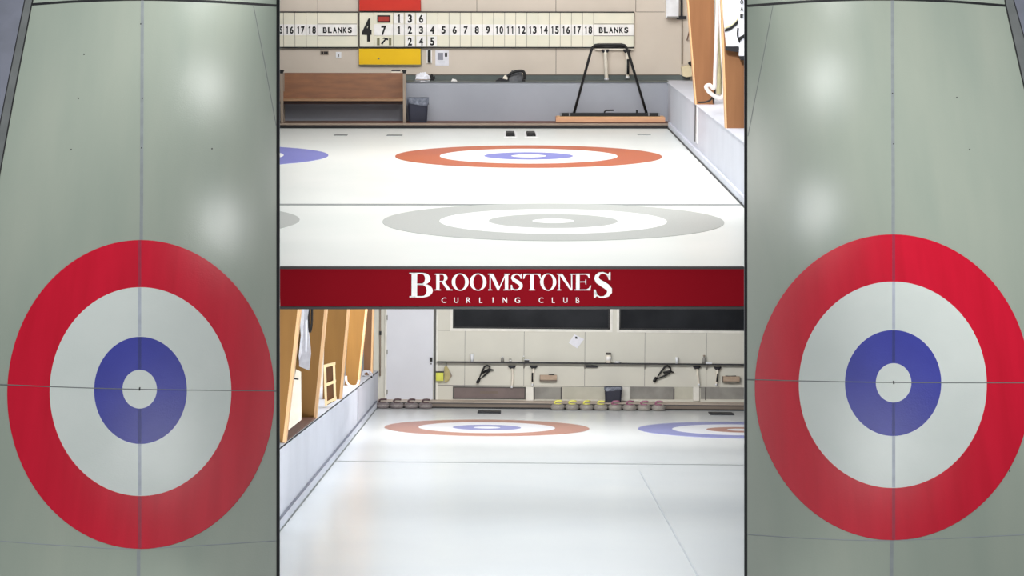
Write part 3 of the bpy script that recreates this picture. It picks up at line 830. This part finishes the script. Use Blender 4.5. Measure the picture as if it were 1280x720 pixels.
# seams and lower recess line
mb = MB()
for x in (581, 655, 731, 806, 883): wpx(x - .3, 413, x + .3, 483, mb, -.004, .004)
wpx(546, 482.8, 940, 483.6, mb, -.006, .006); wpx(546, 412.6, 566, 413.2, mb, -.004, .004)
child(wl, L, 'panel_seam', mb, 'panel_grey')
for k, (x0, x1, m) in enumerate(((566, 657, 'panel_brown'), (668, 702, 'panel_grey'), (702, 757, 'panel_pale'), (788, 843, 'panel_grey'), (843, 866, 'panel_pale'), (876, 936, 'panel_grey'))):
    mb = MB(); wpx(x0, 484, x1, 499, mb, -.012, .012); struct(L, 'trim_lower_panel', mb, m)
for k, (x0, x1) in enumerate(((657.5, 666.5), (776.5, 787), (866.5, 874))):
    mb = MB(); wpx(x0, 483.6, x1, 501, mb, -.05, .05); struct(L, 'trim_lower_post', mb, 'trim_white')
mb = MB(); wpx(566, 483.4, 657, 485, mb, -.02, .02); wpx(566, 497.4, 657, 498.6, mb, -.02, .02); wpx(566, 484, 567.6, 498, mb, -.02, .02); wpx(655.4, 484, 657, 498, mb, -.02, .02)
wpx(667.2, 484, 668.6, 499.5, mb, -.02, .02); wpx(700.8, 484, 702.4, 499, mb, -.02, .02); wpx(841.6, 486, 843.2, 499, mb, -.02, .02); wpx(881.4, 484, 882.6, 500, mb, -.02, .02)
struct(L, 'trim_lower_panel_edge', mb, 'step_face')
mb = MB(); wpx(600, 489, 622, 492, mb, -.016, .004); child(bpy.data.objects['trim_lower_panel'], L, 'scuff', mb, 'step_taupe')

# corner wall and door
dz0 = hs
mb = MB(); wpx(483.5, 356, 541.5, 502, mb, -.03, .03)
dr = struct(L, 'door_1', mb, 'door_white')
mb = MB(); wpx(481.2, 356, 483.4, 503, mb, -.05, .05); wpx(545.2, 356, 547.4, 503, mb, -.05, .05); child(dr, L, 'door_frame', mb, 'trim_white')
mb = MB(); wpx(542.6, 356, 544.8, 503, mb, -.04, .04); child(dr, L, 'door_gap', mb, 'trim_dark_grey')
mb = MB(); wpx(537.6, 447, 540.4, 452, mb, -.09, .06); wpx(538.2, 454, 539.6, 455.6, mb, -.06, .03); child(dr, L, 'door_handle', mb, 'black')
mb = MB()
for y in (397, 440, 490): wpx(483.2, y - 3, 484.6, y + 3, mb, -.05, .03)
child(dr, L, 'door_hinge', mb, 'panel_grey')
mb = MB(); ptube(mb, L, [(475.4, 380), (475.2, 470)], YK - .04, .016)
single(L, 'wall_conduit', mb, 'post_grey', L.at(475.2, 470, YK - .04), 'grey conduit on corner wall left of the white door', 'pipe')
mb = MB(); wpx(474, 414, 476.6, 419, mb, -.08, .07); single(L, 'conduit_box', mb, 'black', L.at(475, 419, YK - .04), 'tiny black box on the conduit left of the white door', 'box')

# left low wall
def zt_(Y): return .70 + (50 - Y) * .0135      # the low wall's top falls slightly towards the back wall
def wall_run(x0, x1, y0, y1, low, d0, d1):
    a, b = zt_(y0), zt_(y1)
    lo = lambda t: low if low is not None else t + d0
    return MB().hexa([(x0, y0, lo(a)), (x1, y0, lo(a)), (x1, y1, lo(b)), (x0, y1, lo(b)), (x0, y0, a + d1), (x1, y0, a + d1), (x1, y1, b + d1), (x0, y1, b + d1)])
ZW = .72
struct(L, 'wall_low_left', wall_run(XL - .12, XL, yf, YK, -.1, 0, 0), 'wall_blue_pale')
struct(L, 'trim_ledge_left', wall_run(XL - .62, XL, yf, YK, None, -.02, .003), 'wall_blue_pale')
struct(L, 'wall_left_lower_rink', MB().box(XL - .72, XL - .62, yf, YK, -.1, 2.9), 'white_warm')
struct(L, 'baseboard_left', MB().box(XL, XL + .03, yf, YE, 0, .13), 'wall_blue_pale')
struct(L, 'trim_baseboard_cap', MB().box(XL, XL + .034, yf, YE, .13, .14), 'board_blue_dark')
struct(L, 'trim_ice_edge_left', MB().box(XL + .03, XL + .04, yf, YE, 0, .018), 'line_thin')
def ly(px):
    r = L.ray(px, 500); return L.cam.y + r.y * (XL - L.cam.x) / r.x
yq = ly(447); mb = MB().box(XL - .001, XL + .006, yq, yq + .12, .14, zt_(yq) - .03); struct(L, 'trim_wall_joint', mb, 'trim_dark_grey')

def beam_left(bx, by, tx, P, t_, label, m='plywood_olive', e=.035):
    Y = ly(bx)
    ZW = zt_(Y)
    pi = Vector((XL - .004, Y, ZW)); pt = L.at(tx, 387, Y)
    ztop = 2.62
    xt = pi.x + (pt.x - pi.x) * (ztop - pi.z) / (pt.z - pi.z)
    t = Thing(L, 'wooden_beam', (pi.x, Y, ZW), label, 'beam')
    z0 = ZW + .004
    mb = MB().prism([(pi.x - P * .75, Y, z0), (pi.x - e, Y, z0), (xt - e, Y, ztop), (xt - P, Y, ztop)], (0, t_, 0)); t.part('post', mb, m)
    mb = MB().prism([(pi.x - e, Y, z0), (pi.x, Y, z0), (xt, Y, ztop), (xt - e, Y, ztop)], (0, t_, 0)); t.part('lit_edge_strip', mb, 'edge_wood')  # light hitting the inner edge is painted in as paler wood
    return Y
y1 = beam_left(357.5, 550, 375.5, .45, .22, 'brown beam nearest on the left low wall, cut by the frame edge')
y2 = beam_left(395.5, 532, 408.5, .42, .22, 'brown beam behind the hanging white towel')
y3 = beam_left(427, 508, 436.5, .40, .22, 'brown beam right behind the pale wooden ladder', 'plywood_olive')
y4 = beam_left(449, 487, 459, .34, .2, 'brown beam with a white hose loop at its foot', 'plywood_olive')
y5 = beam_left(465.5, 471, 467.5, .22, .2, 'brown beam farthest along the left low wall, near the door', 'plywood_dark')
# brown ledge board between the first two beams
mb = wall_run(XL - .58, XL - .006, y1 + .25, y2 - .02, None, .004, .03)
single(L, 'ledge_board', mb, 'ledge_brown', (XL - .3, y1 + 1, zt_(y1 + 1) + .004), 'dark red-brown board lying on the left low wall between two beams', 'board')
# towel
YT = y2 - .5
t = Thing(L, 'towel', L.at(381, 462, YT), 'long white towel hanging between the first two left beams', 'towel')
mb = MB(); pprism(mb, L, [(375.5, 375), (388, 375), (384.6, 396), (385, 410), (387, 425), (388.2, 442), (386, 463), (374, 458), (373.2, 445), (376, 420), (374.6, 400)], YT, .07); t.part('cloth', mb, 'cloth_grey')
mb = MB(); pprism(mb, L, [(375.5, 375), (380, 375), (379.6, 405), (377, 440), (374.4, 450), (373.2, 445), (376, 420), (374.6, 400)], YT - .02, .03)
ptube(mb, L, [(382.5, 400), (382, 440)], YT, .02); t.part('fold', mb, 'cloth_white')
mb = MB(); ptube(mb, L, smooth([(387.4, 378), (385.6, 395), (387, 415), (389.5, 405), (390, 380)], 4), YT + .02, .016); t.part('hanging_loop', mb, 'black')
t = Thing(L, 'white_cloth', L.at(368, 520, y1 + .6), 'pale cloth panel behind the first left beam, below the towel', 'cloth')
mb = MB(); pprism(mb, L, [(370, 462), (376, 465), (376.5, 525), (360, 538), (364, 500)], y1 + .9, .05); t.part('cloth', mb, 'white_warm')
mb = MB(); pprism(mb, L, [(366, 472), (373, 473.5), (373, 475), (366, 474)], y1 + .85, .03); t.part('strap', mb, 'black')
# ladder
YD = y3 - 2.3
t = Thing(L, 'small_ladder', L.at(412, 506, YD), 'pale wooden step frame with two openings leaning on the left low wall', 'ladder')
A, B_, C_, D_ = (404.5, 457), (418.5, 453.5), (420, 500.5), (406, 508)
mb = MB(); pprism(mb, L, [A, (A[0] + 2.8, A[1] - .5), (D_[0] + 2.8, D_[1] - 1), D_], YD, .05); t.part('rail', mb, 'pale_wood')
mb = MB(); pprism(mb, L, [(B_[0] - 2.6, B_[1] + .6), B_, C_, (C_[0] - 2.6, C_[1] + 1.2)], YD, .05); t.part('rail', mb, 'pale_wood')
for f in (0.03, .5, .95):
    p = (A[0] + (D_[0] - A[0]) * f, A[1] + (D_[1] - A[1]) * f); q = (B_[0] + (C_[0] - B_[0]) * f, B_[1] + (C_[1] - B_[1]) * f)
    mb = MB(); pprism(mb, L, [(p[0], p[1] - 2.2), (q[0], q[1] - 2.0), (q[0], q[1] + 1.4), (p[0], p[1] + 1.6)], YD + .005, .12); t.part('rung', mb, 'pale_wood')
mb = MB(); pprism(mb, L, [A, B_, C_, D_], YD + .14, .015); t.part('back_board', mb, 'plywood_dark')
# hose loop + cables
t = Thing(L, 'hose', L.at(440, 482, y4 - .12), 'white hose loop around the foot of a left beam', 'hose')
mb = MB(); ptube(mb, L, smooth([(432.5, 470), (433.5, 478), (439, 482.6), (446, 481.8), (448.5, 475)], 5), y4 - .12, .020); t.part('tube', mb, 'hose_pink')
t = Thing(L, 'cable_coil', L.at(459, 473, y5 - .9), 'tangled grey cables heaped on the left low wall near the corner', 'cable')
mb = MB(); ptube(mb, L, smooth([(451, 474), (455, 466), (461, 464), (465, 468), (462, 472), (456, 470), (453, 466), (458, 463.5), (464, 471)], 5), y5 - .5, .017); t.part('cord', mb, 'cloth_grey')
mb = MB(); ptube(mb, L, smooth([(450, 476), (454, 471), (460, 473), (465, 470.5)], 5), y5 - .55, .02); t.part('dark_cord', mb, 'black')

# ---- shelf with things
a, b = L.at(546, 449.5, YK), L.at(935, 456.8, YK)
zsh = (a.z + b.z) / 2
t = Thing(L, 'wall_shelf', (b.x * .5 + a.x * .5, YK - .14, zsh), 'long thin dark shelf across the cream back wall of the lower rink', 'shelf')
mb = MB().box(a.x, b.x + .3, YK - .16, YK, zsh - .022, zsh); t.part('board', mb, 'black_soft')
for px in (558, 655, 731, 806, 883):
    x = L.at(px, 455, YK).x; mb = MB().prism([(x - .012, YK, zsh - .022), (x - .012, YK - .13, zsh - .022), (x - .012, YK, zsh - .13)], (.024, 0, 0)); t.part('bracket', mb, 'panel_grey')
def on_shelf(px, w, h, label, name, cat, m, m2=None, kind='cup'):
    x = L.at(px, 452, YK - .09).x; k = 0.0158; r = w * k / 2; H = h * k
    t = Thing(L, name, (x, YK - .09, zsh), label, cat)
    if kind == 'cup':
        t.part('body', MB().lathe([(r * .8, 0), (r, H), (r * .86, H), (r * .7, H * .15)], (x, YK - .09, zsh), 14), m)
    elif kind == 'jar':
        t.part('body', MB().lathe([(r * .9, 0), (r, H * .08), (r, H * .7), (r * .8, H * .8)], (x, YK - .09, zsh), 16), m)
        t.part('lid', MB().lathe([(r * .95, H * .8), (r * .95, H), (r * .9, H)], (x, YK - .09, zsh), 16), m2)
        t.part('label_band', MB().lathe([(r * 1.02, H * .25), (r * 1.02, H * .6)], (x, YK - .09, zsh), 16), 'card_white')
    elif kind == 'bottle':
        t.part('body', MB().lathe([(r, 0), (r, H * .55), (r * .45, H * .75), (r * .45, H * .85)], (x, YK - .09, zsh), 14), m)
        t.part('cap', MB().lathe([(r * .55, H * .85), (r * .55, H)], (x, YK - .09, zsh), 14), m2 or m)
    elif kind == 'block':
        t.part('body', MB().box(x - r, x + r, YK - .13, YK - .05, zsh, zsh + H), m)
        if m2: t.part('top', MB().box(x - r * 1.03, x + r * 1.03, YK - .134, YK - .046, zsh + H * .8, zsh + H), m2)
on_shelf(590, 4, 10, 'tall white cup alone near the left end of the shelf', 'cup', 'cup', 'white_plastic')
on_shelf(628, 4, 7, 'small white topped bottle on shelf, above the left black ice brush', 'small_bottle', 'bottle', 'panel_grey', 'white_plastic', 'bottle')
on_shelf(638, 3, 5, 'tiny grey tub on shelf right of the small bottle', 'tub', 'tub', 'panel_grey', 'panel_pale', 'jar')
on_shelf(654.5, 3, 8, 'thin pale bottle on shelf beside a black and white block', 'small_bottle', 'bottle', 'panel_pale', 'white_plastic', 'bottle')
on_shelf(658.5, 6, 3.6, 'low black and white block on the shelf', 'block', 'block', 'black', 'white_plastic', 'block')
on_shelf(760.5, 7, 13, 'large jar with dark lid in the middle of the shelf', 'jar', 'jar', 'white_warm', 'step_face', 'jar')
on_shelf(772, 8, 2, 'flat white dish on shelf just right of the large jar', 'dish', 'dish', 'white_plastic')
on_shelf(846, 4, 8, 'white cup on shelf above the right black ice brush', 'cup', 'cup', 'white_plastic')
on_shelf(880, 5, 11, 'grey bottle with pale cap near the right end of shelf', 'small_bottle', 'bottle', 'panel_grey', 'post_grey', 'bottle')
on_shelf(886, 8, 2.4, 'flat white block at right end of shelf beside the grey bottle', 'block', 'block', 'white_plastic', None, 'block')

# ---- items on the back wall
YV = YK - .02
t = Thing(L, 'lime_box', L.at(551, 476, YK - .1), 'lime yellow box on the wall right of the door', 'box')
mb = MB(); pbox(mb, L, 545, 465.6, 554.2, 476, YK - .16, .16); t.part('box', mb, 'lime_box')
mb = MB(); pbox(mb, L, 544.8, 464.6, 554.6, 465.8, YK - .17, .17); t.part('rim', mb, 'black_soft')
t = Thing(L, 'tan_bag', L.at(559, 477, YK - .06), 'tan bag hanging on wall behind the lime yellow box', 'bag')
mb = MB(); pprism(mb, L, [(555.4, 459), (558, 457), (561, 462), (563, 470), (561, 476), (556, 478), (555.4, 470)], YK - .1, .098); t.part('body', mb, 'tan_bag')
mb = MB(); pprism(mb, L, [(562.4, 464), (565.2, 470), (562.4, 473)], YK - .08, .06); t.part('flap', mb, 'post_grey')
def black_brush(pts_out, tip, wing, label):
    t = Thing(L, 'ice_brush', L.at(tip[0], tip[1], YK - .08), label, 'brush')
    mb = MB(); ptube(mb, L, pts_out, YK - .08, .019, 8, True); t.part('loop', mb, 'black')
    mb = MB(); ptube(mb, L, wing, YK - .08, [.022, .022, .012]); t.part('arm', mb, 'black')
    mb = MB(); ptube(mb, L, [(tip[0] + 3, tip[1] - 6), (tip[0] + .6, tip[1] - 1.4), tip], YK - .08, [.026, .034, .026]); t.part('tip', mb, 'black')
black_brush([(598.4, 475), (602, 466), (605.6, 458.4), (609, 456.8), (612.4, 458.4), (612, 463), (606, 469)], (596.6, 479), [(603, 466), (611, 461.8), (617.5, 462.6)], 'black triangular ice brush hanging under left half of shelf')
black_brush([(820, 474), (825, 466.5), (831, 458.6), (834.6, 457.2), (838, 460), (838.6, 464.6), (830, 470)], (817.4, 477.4), [(829, 466), (837, 464), (842, 465.4)], 'black triangular ice brush hanging under right half of shelf')
hung_brush(L, YK - .08, (640, 458), (639.6, 485), 'white brush hanging right of the left black ice brush', w=2.6, lean=1.4)
hung_brush(L, YK - .08, (667, 458), (665.4, 482), 'white brush with black grip hanging beside the left wooden box', ((665.6, 466), (665.4, 477)), w=2.6)
hung_brush(L, YK - .08, (871, 458.6), (874, 482), 'white brush hanging right of the right black ice brush', w=2.4)
hung_brush(L, YK - .08, (897, 459.5), (895.4, 482), 'white brush with black grip hanging beside the right wooden box', ((897.2, 467), (896, 477)), w=2.6)
def wood_box(x0, y0, x1, y1, label, arc):
    t = Thing(L, 'wooden_box', L.at((x0 + x1) / 2, y1, YK - .12), label, 'box')
    mb = MB(); pbox(mb, L, x0, y0 + 1, x1, y1, YK - .12, .12); t.part('box', mb, 'wood_block')
    mb = MB(); pbox(mb, L, x0, y1 - 1.4, x1, y1 + .2, YK - .125, .12); pbox(mb, L, x0, y0 + 1, x0 + .7, y1, YK - .125, .12); t.part('rim', mb, 'step_taupe')
    mb = MB(); pprism(mb, L, arc, YK - .1, .06); t.part('contents', mb, 'black_soft')
wood_box(674.6, 468, 696, 476.2, 'small wooden box on wall beside the left pair of white brushes', [(685, 469.2), (686.5, 468), (691.5, 467.8), (694, 469.2)])
wood_box(903.4, 469.6, 924.6, 478, 'small wooden box on wall beside the right pair of white brushes', [(907, 470.8), (907, 469.6), (913, 470), (920, 469.6), (920.5, 470.8)])
wall_bits(L, 'wall_bar', 'small black bar on wall under the middle of the shelf', 'bar', YK, [('bar', 'black_soft', (732.6, 457.2, 747, 459.6), .05), ('mount', 'panel_grey', (739, 456.4, 741, 457.4), .03)])
t = Thing(L, 'paper_notice', L.at(720, 435, YK), 'white paper pinned at a tilt under the windows', 'paper')
mb = MB(); pprism(mb, L, [(710.8, 428.4), (718, 418), (730.2, 424), (721.4, 435.4)], YK - .012, .006); t.part('sheet', mb, 'paper')
mb = MB(); pprism(mb, L, [(718.8, 420.6), (721.4, 420.8), (722, 423.4), (719.4, 423.4)], YK - .022, .01); t.part('pin', mb, 'black_soft')
# ---- waste bin
bin_(L, 766.3, 504, 21.5, 19.5, 483.5, YE + .45, hs, 'dark waste bin behind the curling stones in the lower rink')

# ---- rings and hacks
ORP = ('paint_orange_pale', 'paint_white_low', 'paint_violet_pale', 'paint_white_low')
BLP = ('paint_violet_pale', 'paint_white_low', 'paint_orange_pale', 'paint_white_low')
c1 = L.fl(608.6, 534.6)
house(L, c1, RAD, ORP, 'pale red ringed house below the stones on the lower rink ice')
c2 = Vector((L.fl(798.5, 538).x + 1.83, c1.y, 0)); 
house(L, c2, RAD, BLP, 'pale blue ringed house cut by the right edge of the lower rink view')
hack(L, 596.5, 513, 626, 516.8, 'dark foothold on the ice behind the pale red house', 'black_soft', False, .03)
hack(L, 888, 515, 918, 518.8, 'dark foothold on the ice behind the pale blue house', 'black_soft', False, .03)

# ---- curling stones
def make_stone(F, base, body, handle, label, group):
    x, y, z = base
    t = Thing(F, 'curling_stone', base, label, 'curling stone', group)
    t.part('body', MB().lathe([(.06, 0), (.10, .004), (.128, .025), (.139, .05), (.139, .072), (.128, .094), (.10, .113), (.05, .118)], base, 24), body)
    t.part('striking_band', MB().lathe([(.1395, .05), (.1405, .053), (.1405, .069), (.1395, .072)], base, 24), 'granite_pale')
    hp = t.part('handle_plate', MB().lathe([(.07, .116), (.072, .128), (.05, .134)], base, 20), handle)
    t.part('handle', MB().tube([(x - .06, y, z + .130), (x - .055, y, z + .160), (x - .03, y, z + .178), (x + .03, y, z + .182), (x + .085, y, z + .176)], [.022, .021, .02, .02, .018], 8), handle, None, hp)
    return t
def copy_stone(src, loc, rz, label):
    r = src.o.copy(); COL.objects.link(r); r['label'] = label
    r.matrix_world = src.F.mw @ Matrix.Translation(loc) @ Matrix.Rotation(rz, 4, 'Z')
    for ch in list(src.o.children):
        c = ch.copy(); COL.objects.link(c); c.parent = r
        for g in list(ch.children):
            d = g.copy(); COL.objects.link(d); d.parent = c
    return r
ORD = ('leftmost', 'second from left', 'third from left', 'rightmost')
for body, handle, x0, dx, yy, nm, where in (('granite', 'handle_brown', 478, 18.0, 510.6, 'brown handled', 'of four in front of the white door'), ('granite_pale', 'handle_yellow', 697.2, 17.9, 512.8, 'yellow handled', 'of four left of the waste bin'), ('granite_pale', 'handle_magenta', 769.4, 18.0, 514.0, 'pink handled', 'of four at and right of the waste bin')):
    first = None
    for k in range(4):
        p = L.fl(x0 + dx * k, yy); p.z = 0; p.y = YE - .20
        lab = 'curling stone, %s, %s %s' % (nm, ORD[k], where)
        if k == 0: first = make_stone(L, p, body, handle, lab, nm + ' curling stones')
        else: copy_stone(first, p, random.uniform(-.5, .5), lab)

# =================================================================== SIDE BAYS (sheets seen from above)
SECT[0] = False
def ellipse_on(F, cx, cy, rx, ry, z, n=128):
    return [F.fl(cx + rx * math.cos(2 * math.pi * k / n), cy - ry * math.sin(2 * math.pi * k / n), z) for k in range(n)]
def side_bay(F, x_in, x_out, sgn, rings, side, edge, kerb, hog, centre, tee, sheet, back, specks, hl):
    """x_in: column of the partition, x_out: column of the outer frame side; edge: outer ice edge as pixel pairs"""
    q = [F.fl(x_in, -14), F.fl(x_out, -14), F.fl(x_out, 734), F.fl(x_in, 734)]
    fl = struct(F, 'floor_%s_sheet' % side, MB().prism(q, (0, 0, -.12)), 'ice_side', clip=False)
    def ch(name, pts, w, m, z=0.0, dz=.003):
        mb = MB(); strip(F, mb, [F.fl(x, y) for x, y in pts], w, z, dz)
        mesh_obj(name, mb, m, fl, clip=False)
    ch('hog_line', hog, .045, 'line_black')
    ch('centre_line', centre, .045, 'line_ice', 0.0, .003)
    ch('tee_line', tee, .012, 'line_thin', 0.0, .0075)
    ch('sheet_line', sheet, .010, 'line_thin')
    ch('back_line', back, .010, 'line_pale')
    mb = MB()
    for x, y in specks: mb.prism([F.fl(x + .9 * math.cos(k), y + .9 * math.sin(k)) for k in (0, 1, 2.1, 3.1, 4.2, 5.2)], (0, 0, .004))
    mesh_obj('speck', mb, 'line_black', fl, clip=False)
    c = F.fl(rings[0][0], rings[0][1])
    t = Thing(F, 'curling_house', (c.x, c.y, 0), 'red ringed house with blue inner ring seen from above, in the %s side view' % side, 'target rings')
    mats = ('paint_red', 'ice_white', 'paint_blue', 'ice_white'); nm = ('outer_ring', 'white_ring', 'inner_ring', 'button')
    for k in range(4):
        mb = MB(); o_ = ellipse_on(F, *rings[k], .005); i_ = ellipse_on(F, *rings[k + 1], .005) if k < 3 else None
        mb.band(o_, i_, .005)
        t.part(nm[k], mb, mats[k])
    mb = MB(); strip(F, mb, [F.fl(*p) for p in ((rings[3][0] - .9, rings[3][1]), (rings[3][0] + .9, rings[3][1]))], .05, 0, .0085)
    t.part('centre_pin', mb, 'line_black')
    for k, m in ((0, 'line_on_red'), (1, 'line_on_white'), (2, 'line_on_blue')):
        mb = MB(); cx = rings[3][0]
        for sg in (-1, 1):
            ya, yb = rings[k][1] + sg * (rings[k][3] - .6), rings[k + 1][1] + sg * (rings[k + 1][3] + .6)
            strip(F, mb, [F.fl(cx - sg * 0.0, ya), F.fl(cx, yb)], .04, 0, .007)
        t.part('centre_line', mb, m)
    # ice edge, kerb and low wall along the outer side
    ch('ice_edge', edge, .028, 'line_black', 0, .02)
    e = [F.fl(x, y) for x, y in edge]; k_ = [F.fl(x, y) for x, y in kerb]
    mb = MB().prism([e[0]] + e[1:] + k_[::-1], (0, 0, .03)); struct(F, 'baseboard_%s_sheet' % side, mb, 'kerb_grey', clip=False)
    mb = MB()
    for p, q in zip(k_[:-1], k_[1:]):
        oa, ob = F.fl(x_out + sgn * 4, kerb[k_.index(p)][1]), F.fl(x_out + sgn * 4, kerb[k_.index(q)][1])
        up = Vector((0, 0, .034)); tp = Vector((0, 0, .2))
        mb.hexa([p, q, ob, oa, p + up, q + up, ob + tp, oa + tp])
    struct(F, 'wall_%s_sheet' % side, mb, 'board_blue_dark', clip=False)
    mb = MB(); strip(F, mb, k_, .012, .03, .008); struct(F, 'trim_%s_sheet_joint' % side, mb, 'line_black', clip=False)

def curve(pts): return smooth(pts, 8)
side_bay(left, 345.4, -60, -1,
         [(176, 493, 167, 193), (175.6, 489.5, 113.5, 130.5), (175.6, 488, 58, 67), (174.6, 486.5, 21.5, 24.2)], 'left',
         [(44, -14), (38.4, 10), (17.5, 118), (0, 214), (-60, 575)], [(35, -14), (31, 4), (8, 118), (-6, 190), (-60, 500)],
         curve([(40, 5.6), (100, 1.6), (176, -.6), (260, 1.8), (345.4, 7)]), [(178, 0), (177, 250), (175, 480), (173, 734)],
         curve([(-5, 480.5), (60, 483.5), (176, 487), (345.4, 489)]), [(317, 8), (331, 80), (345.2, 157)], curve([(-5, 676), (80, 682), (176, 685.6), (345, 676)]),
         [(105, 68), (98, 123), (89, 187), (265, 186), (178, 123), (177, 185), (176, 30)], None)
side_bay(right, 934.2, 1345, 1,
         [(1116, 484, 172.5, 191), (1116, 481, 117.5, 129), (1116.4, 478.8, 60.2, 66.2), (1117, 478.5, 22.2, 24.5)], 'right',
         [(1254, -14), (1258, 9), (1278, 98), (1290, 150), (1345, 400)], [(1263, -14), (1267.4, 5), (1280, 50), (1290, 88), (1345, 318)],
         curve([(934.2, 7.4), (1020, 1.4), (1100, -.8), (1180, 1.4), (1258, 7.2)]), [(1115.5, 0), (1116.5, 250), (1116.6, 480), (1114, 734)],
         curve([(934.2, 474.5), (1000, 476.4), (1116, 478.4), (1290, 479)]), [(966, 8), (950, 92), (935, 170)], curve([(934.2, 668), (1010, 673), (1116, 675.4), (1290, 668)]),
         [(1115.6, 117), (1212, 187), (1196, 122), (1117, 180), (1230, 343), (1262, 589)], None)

# =================================================================== PARTITIONS between the bays
def wedge(name, xa, xb, ya, yb, d0, d1, m='divider'):
    def p(x, y, d): return CAM + CAMROT @ (Vector(((x - 640) / PX, -(y - 360) / PX, -1)) * d)
    mb = MB().hexa([p(xa, yb, d0), p(xb, yb, d0), p(xb, yb, d1), p(xa, yb, d1), p(xa, ya, d0), p(xb, ya, d0), p(xb, ya, d1), p(xa, ya, d1)])
    o = mesh_obj(name, mb, m, None, low, clip=False); o['kind'] = 'structure'; return o
wedge('wall_partition_left', 345.6, 349.6, -50, 770, 22.4, 52.5)
wedge('wall_partition_right', 930.4, 934.2, -50, 770, 22.4, 52.5)

clip_all()

# =================================================================== LIGHT
def area(F, loc, target, size, power, color=(1, 1, 1), sy=None, spread=None):
    l = bpy.data.lights.new('ceiling_and_fill_lamp', 'AREA'); l.shape = 'RECTANGLE'; l.size = size; l.size_y = sy or size  # one name for overhead lamps and for added fill lamps
    l.energy = power; l.color = color
    if spread: l.spread = math.radians(spread)
    o = bpy.data.objects.new('ceiling_and_fill_lamp', l); COL.objects.link(o)
    p = F.mw @ Vector(loc); q = F.mw @ Vector(target)
    o.matrix_world = Matrix.Translation(p) @ (q - p).to_track_quat('-Z', 'Y').to_matrix().to_4x4()
    return o
# upper rink
area(U, (0.3, 28.0, 7.6), (0.3, 28.0, 0), 8, 1290, (1, .99, .97), 14)
area(U, (0.5, 34, 5.5), (.5, 42, 1.0), 8, 285, (1, .97, .94), 2)
area(U, (1.2, 23.2, 5.4), (2.9, 31, 1.4), 1.2, 70, (1, .98, .96), None, 60)  # added fill lamp that brightens the jersey
# lower rink
for y, z, e, sz, sl in ((26.2, 3.08, 85, 3.4, 1.2), (30, 3.5, 120, 4.2, 2), (36, 4.1, 190, 5, 2.5), (41, 4.4, 260, 5.4, 2.5)):
    area(L, (0.1, y, z), (0.1, y, 0), sz, e, (.97, .985, 1), sl)
area(L, (0.1, 43, 3.9), (0.1, 50.5, .9), 5.6, 420, (1, .985, .96), 1.2)
area(L, (.4, 20, -.25), (-1.4, 36, 1.2), 1.6, 155, (1, .98, .95), None, 60)  # added low fill lamp for the beam faces
def cam_point(px, py, d):
    return CAM + CAMROT @ (Vector(((px - 640) / PX, -(py - 360) / PX, -1)) * d)
# added fill lamp low in front, only there to brighten the sign
area(L, cam_point(640, 1250, 15), cam_point(640, 360, 22.9), 1.2, 85, (1, 1, 1), None, 60)
# side sheets
def mirror_lamp(F, px, py, dist, power, size=.3):  # unseen lamp placed so that its reflection glints on the ice
    p = F.fl(px, py); d = F.ray(px, py).normalized(); r = Vector((d.x, d.y, -d.z))
    q = p + r * dist
    area(F, q, p, size, power)
for F, cx in ((left, 176), (right, 1116)):
    c = F.fl(cx, 560)
    area(F, (c.x, c.y + 3, 9.5), (c.x, c.y + .5, 0), 3, 18, (.97, 1, .98))
    area(L, cam_point(cx, 1000, 25), cam_point(cx, 560, 32.5), 2.5, 92, (.97, 1, .98))  # added fill lamp below and in front of the sheet
for px, py, pw in ((257, 108, 20), (276, 280, 22), (248, -6, 12)): mirror_lamp(left, px, py, 6, pw)
for F, px in ((left, 196), (right, 1104)): mirror_lamp(F, px, 556, 6, 22, 1.1)
for px, py, pw in ((1032, 102, 20), (1021, 262, 22), (1045, -4, 12)): mirror_lamp(right, px, py, 6, pw)

w = bpy.data.worlds.new('World'); bpy.context.scene.world = w; w.use_nodes = True
bg = w.node_tree.nodes['Background']; bg.inputs['Color'].default_value = (.75, .8, .85, 1); bg.inputs['Strength'].default_value = .30

# =================================================================== CAMERA
cam = bpy.data.cameras.new('Camera'); cam.sensor_width = 36; cam.lens = 36 * PX / 1280; cam.clip_end = 300
co = bpy.data.objects.new('Camera', cam); COL.objects.link(co)
co.matrix_world = Matrix.Translation(CAM) @ CAMROT.to_4x4()
sc = bpy.context.scene; sc.camera = co
sc.view_settings.view_transform = 'Standard'
sc.view_settings.look = 'None'
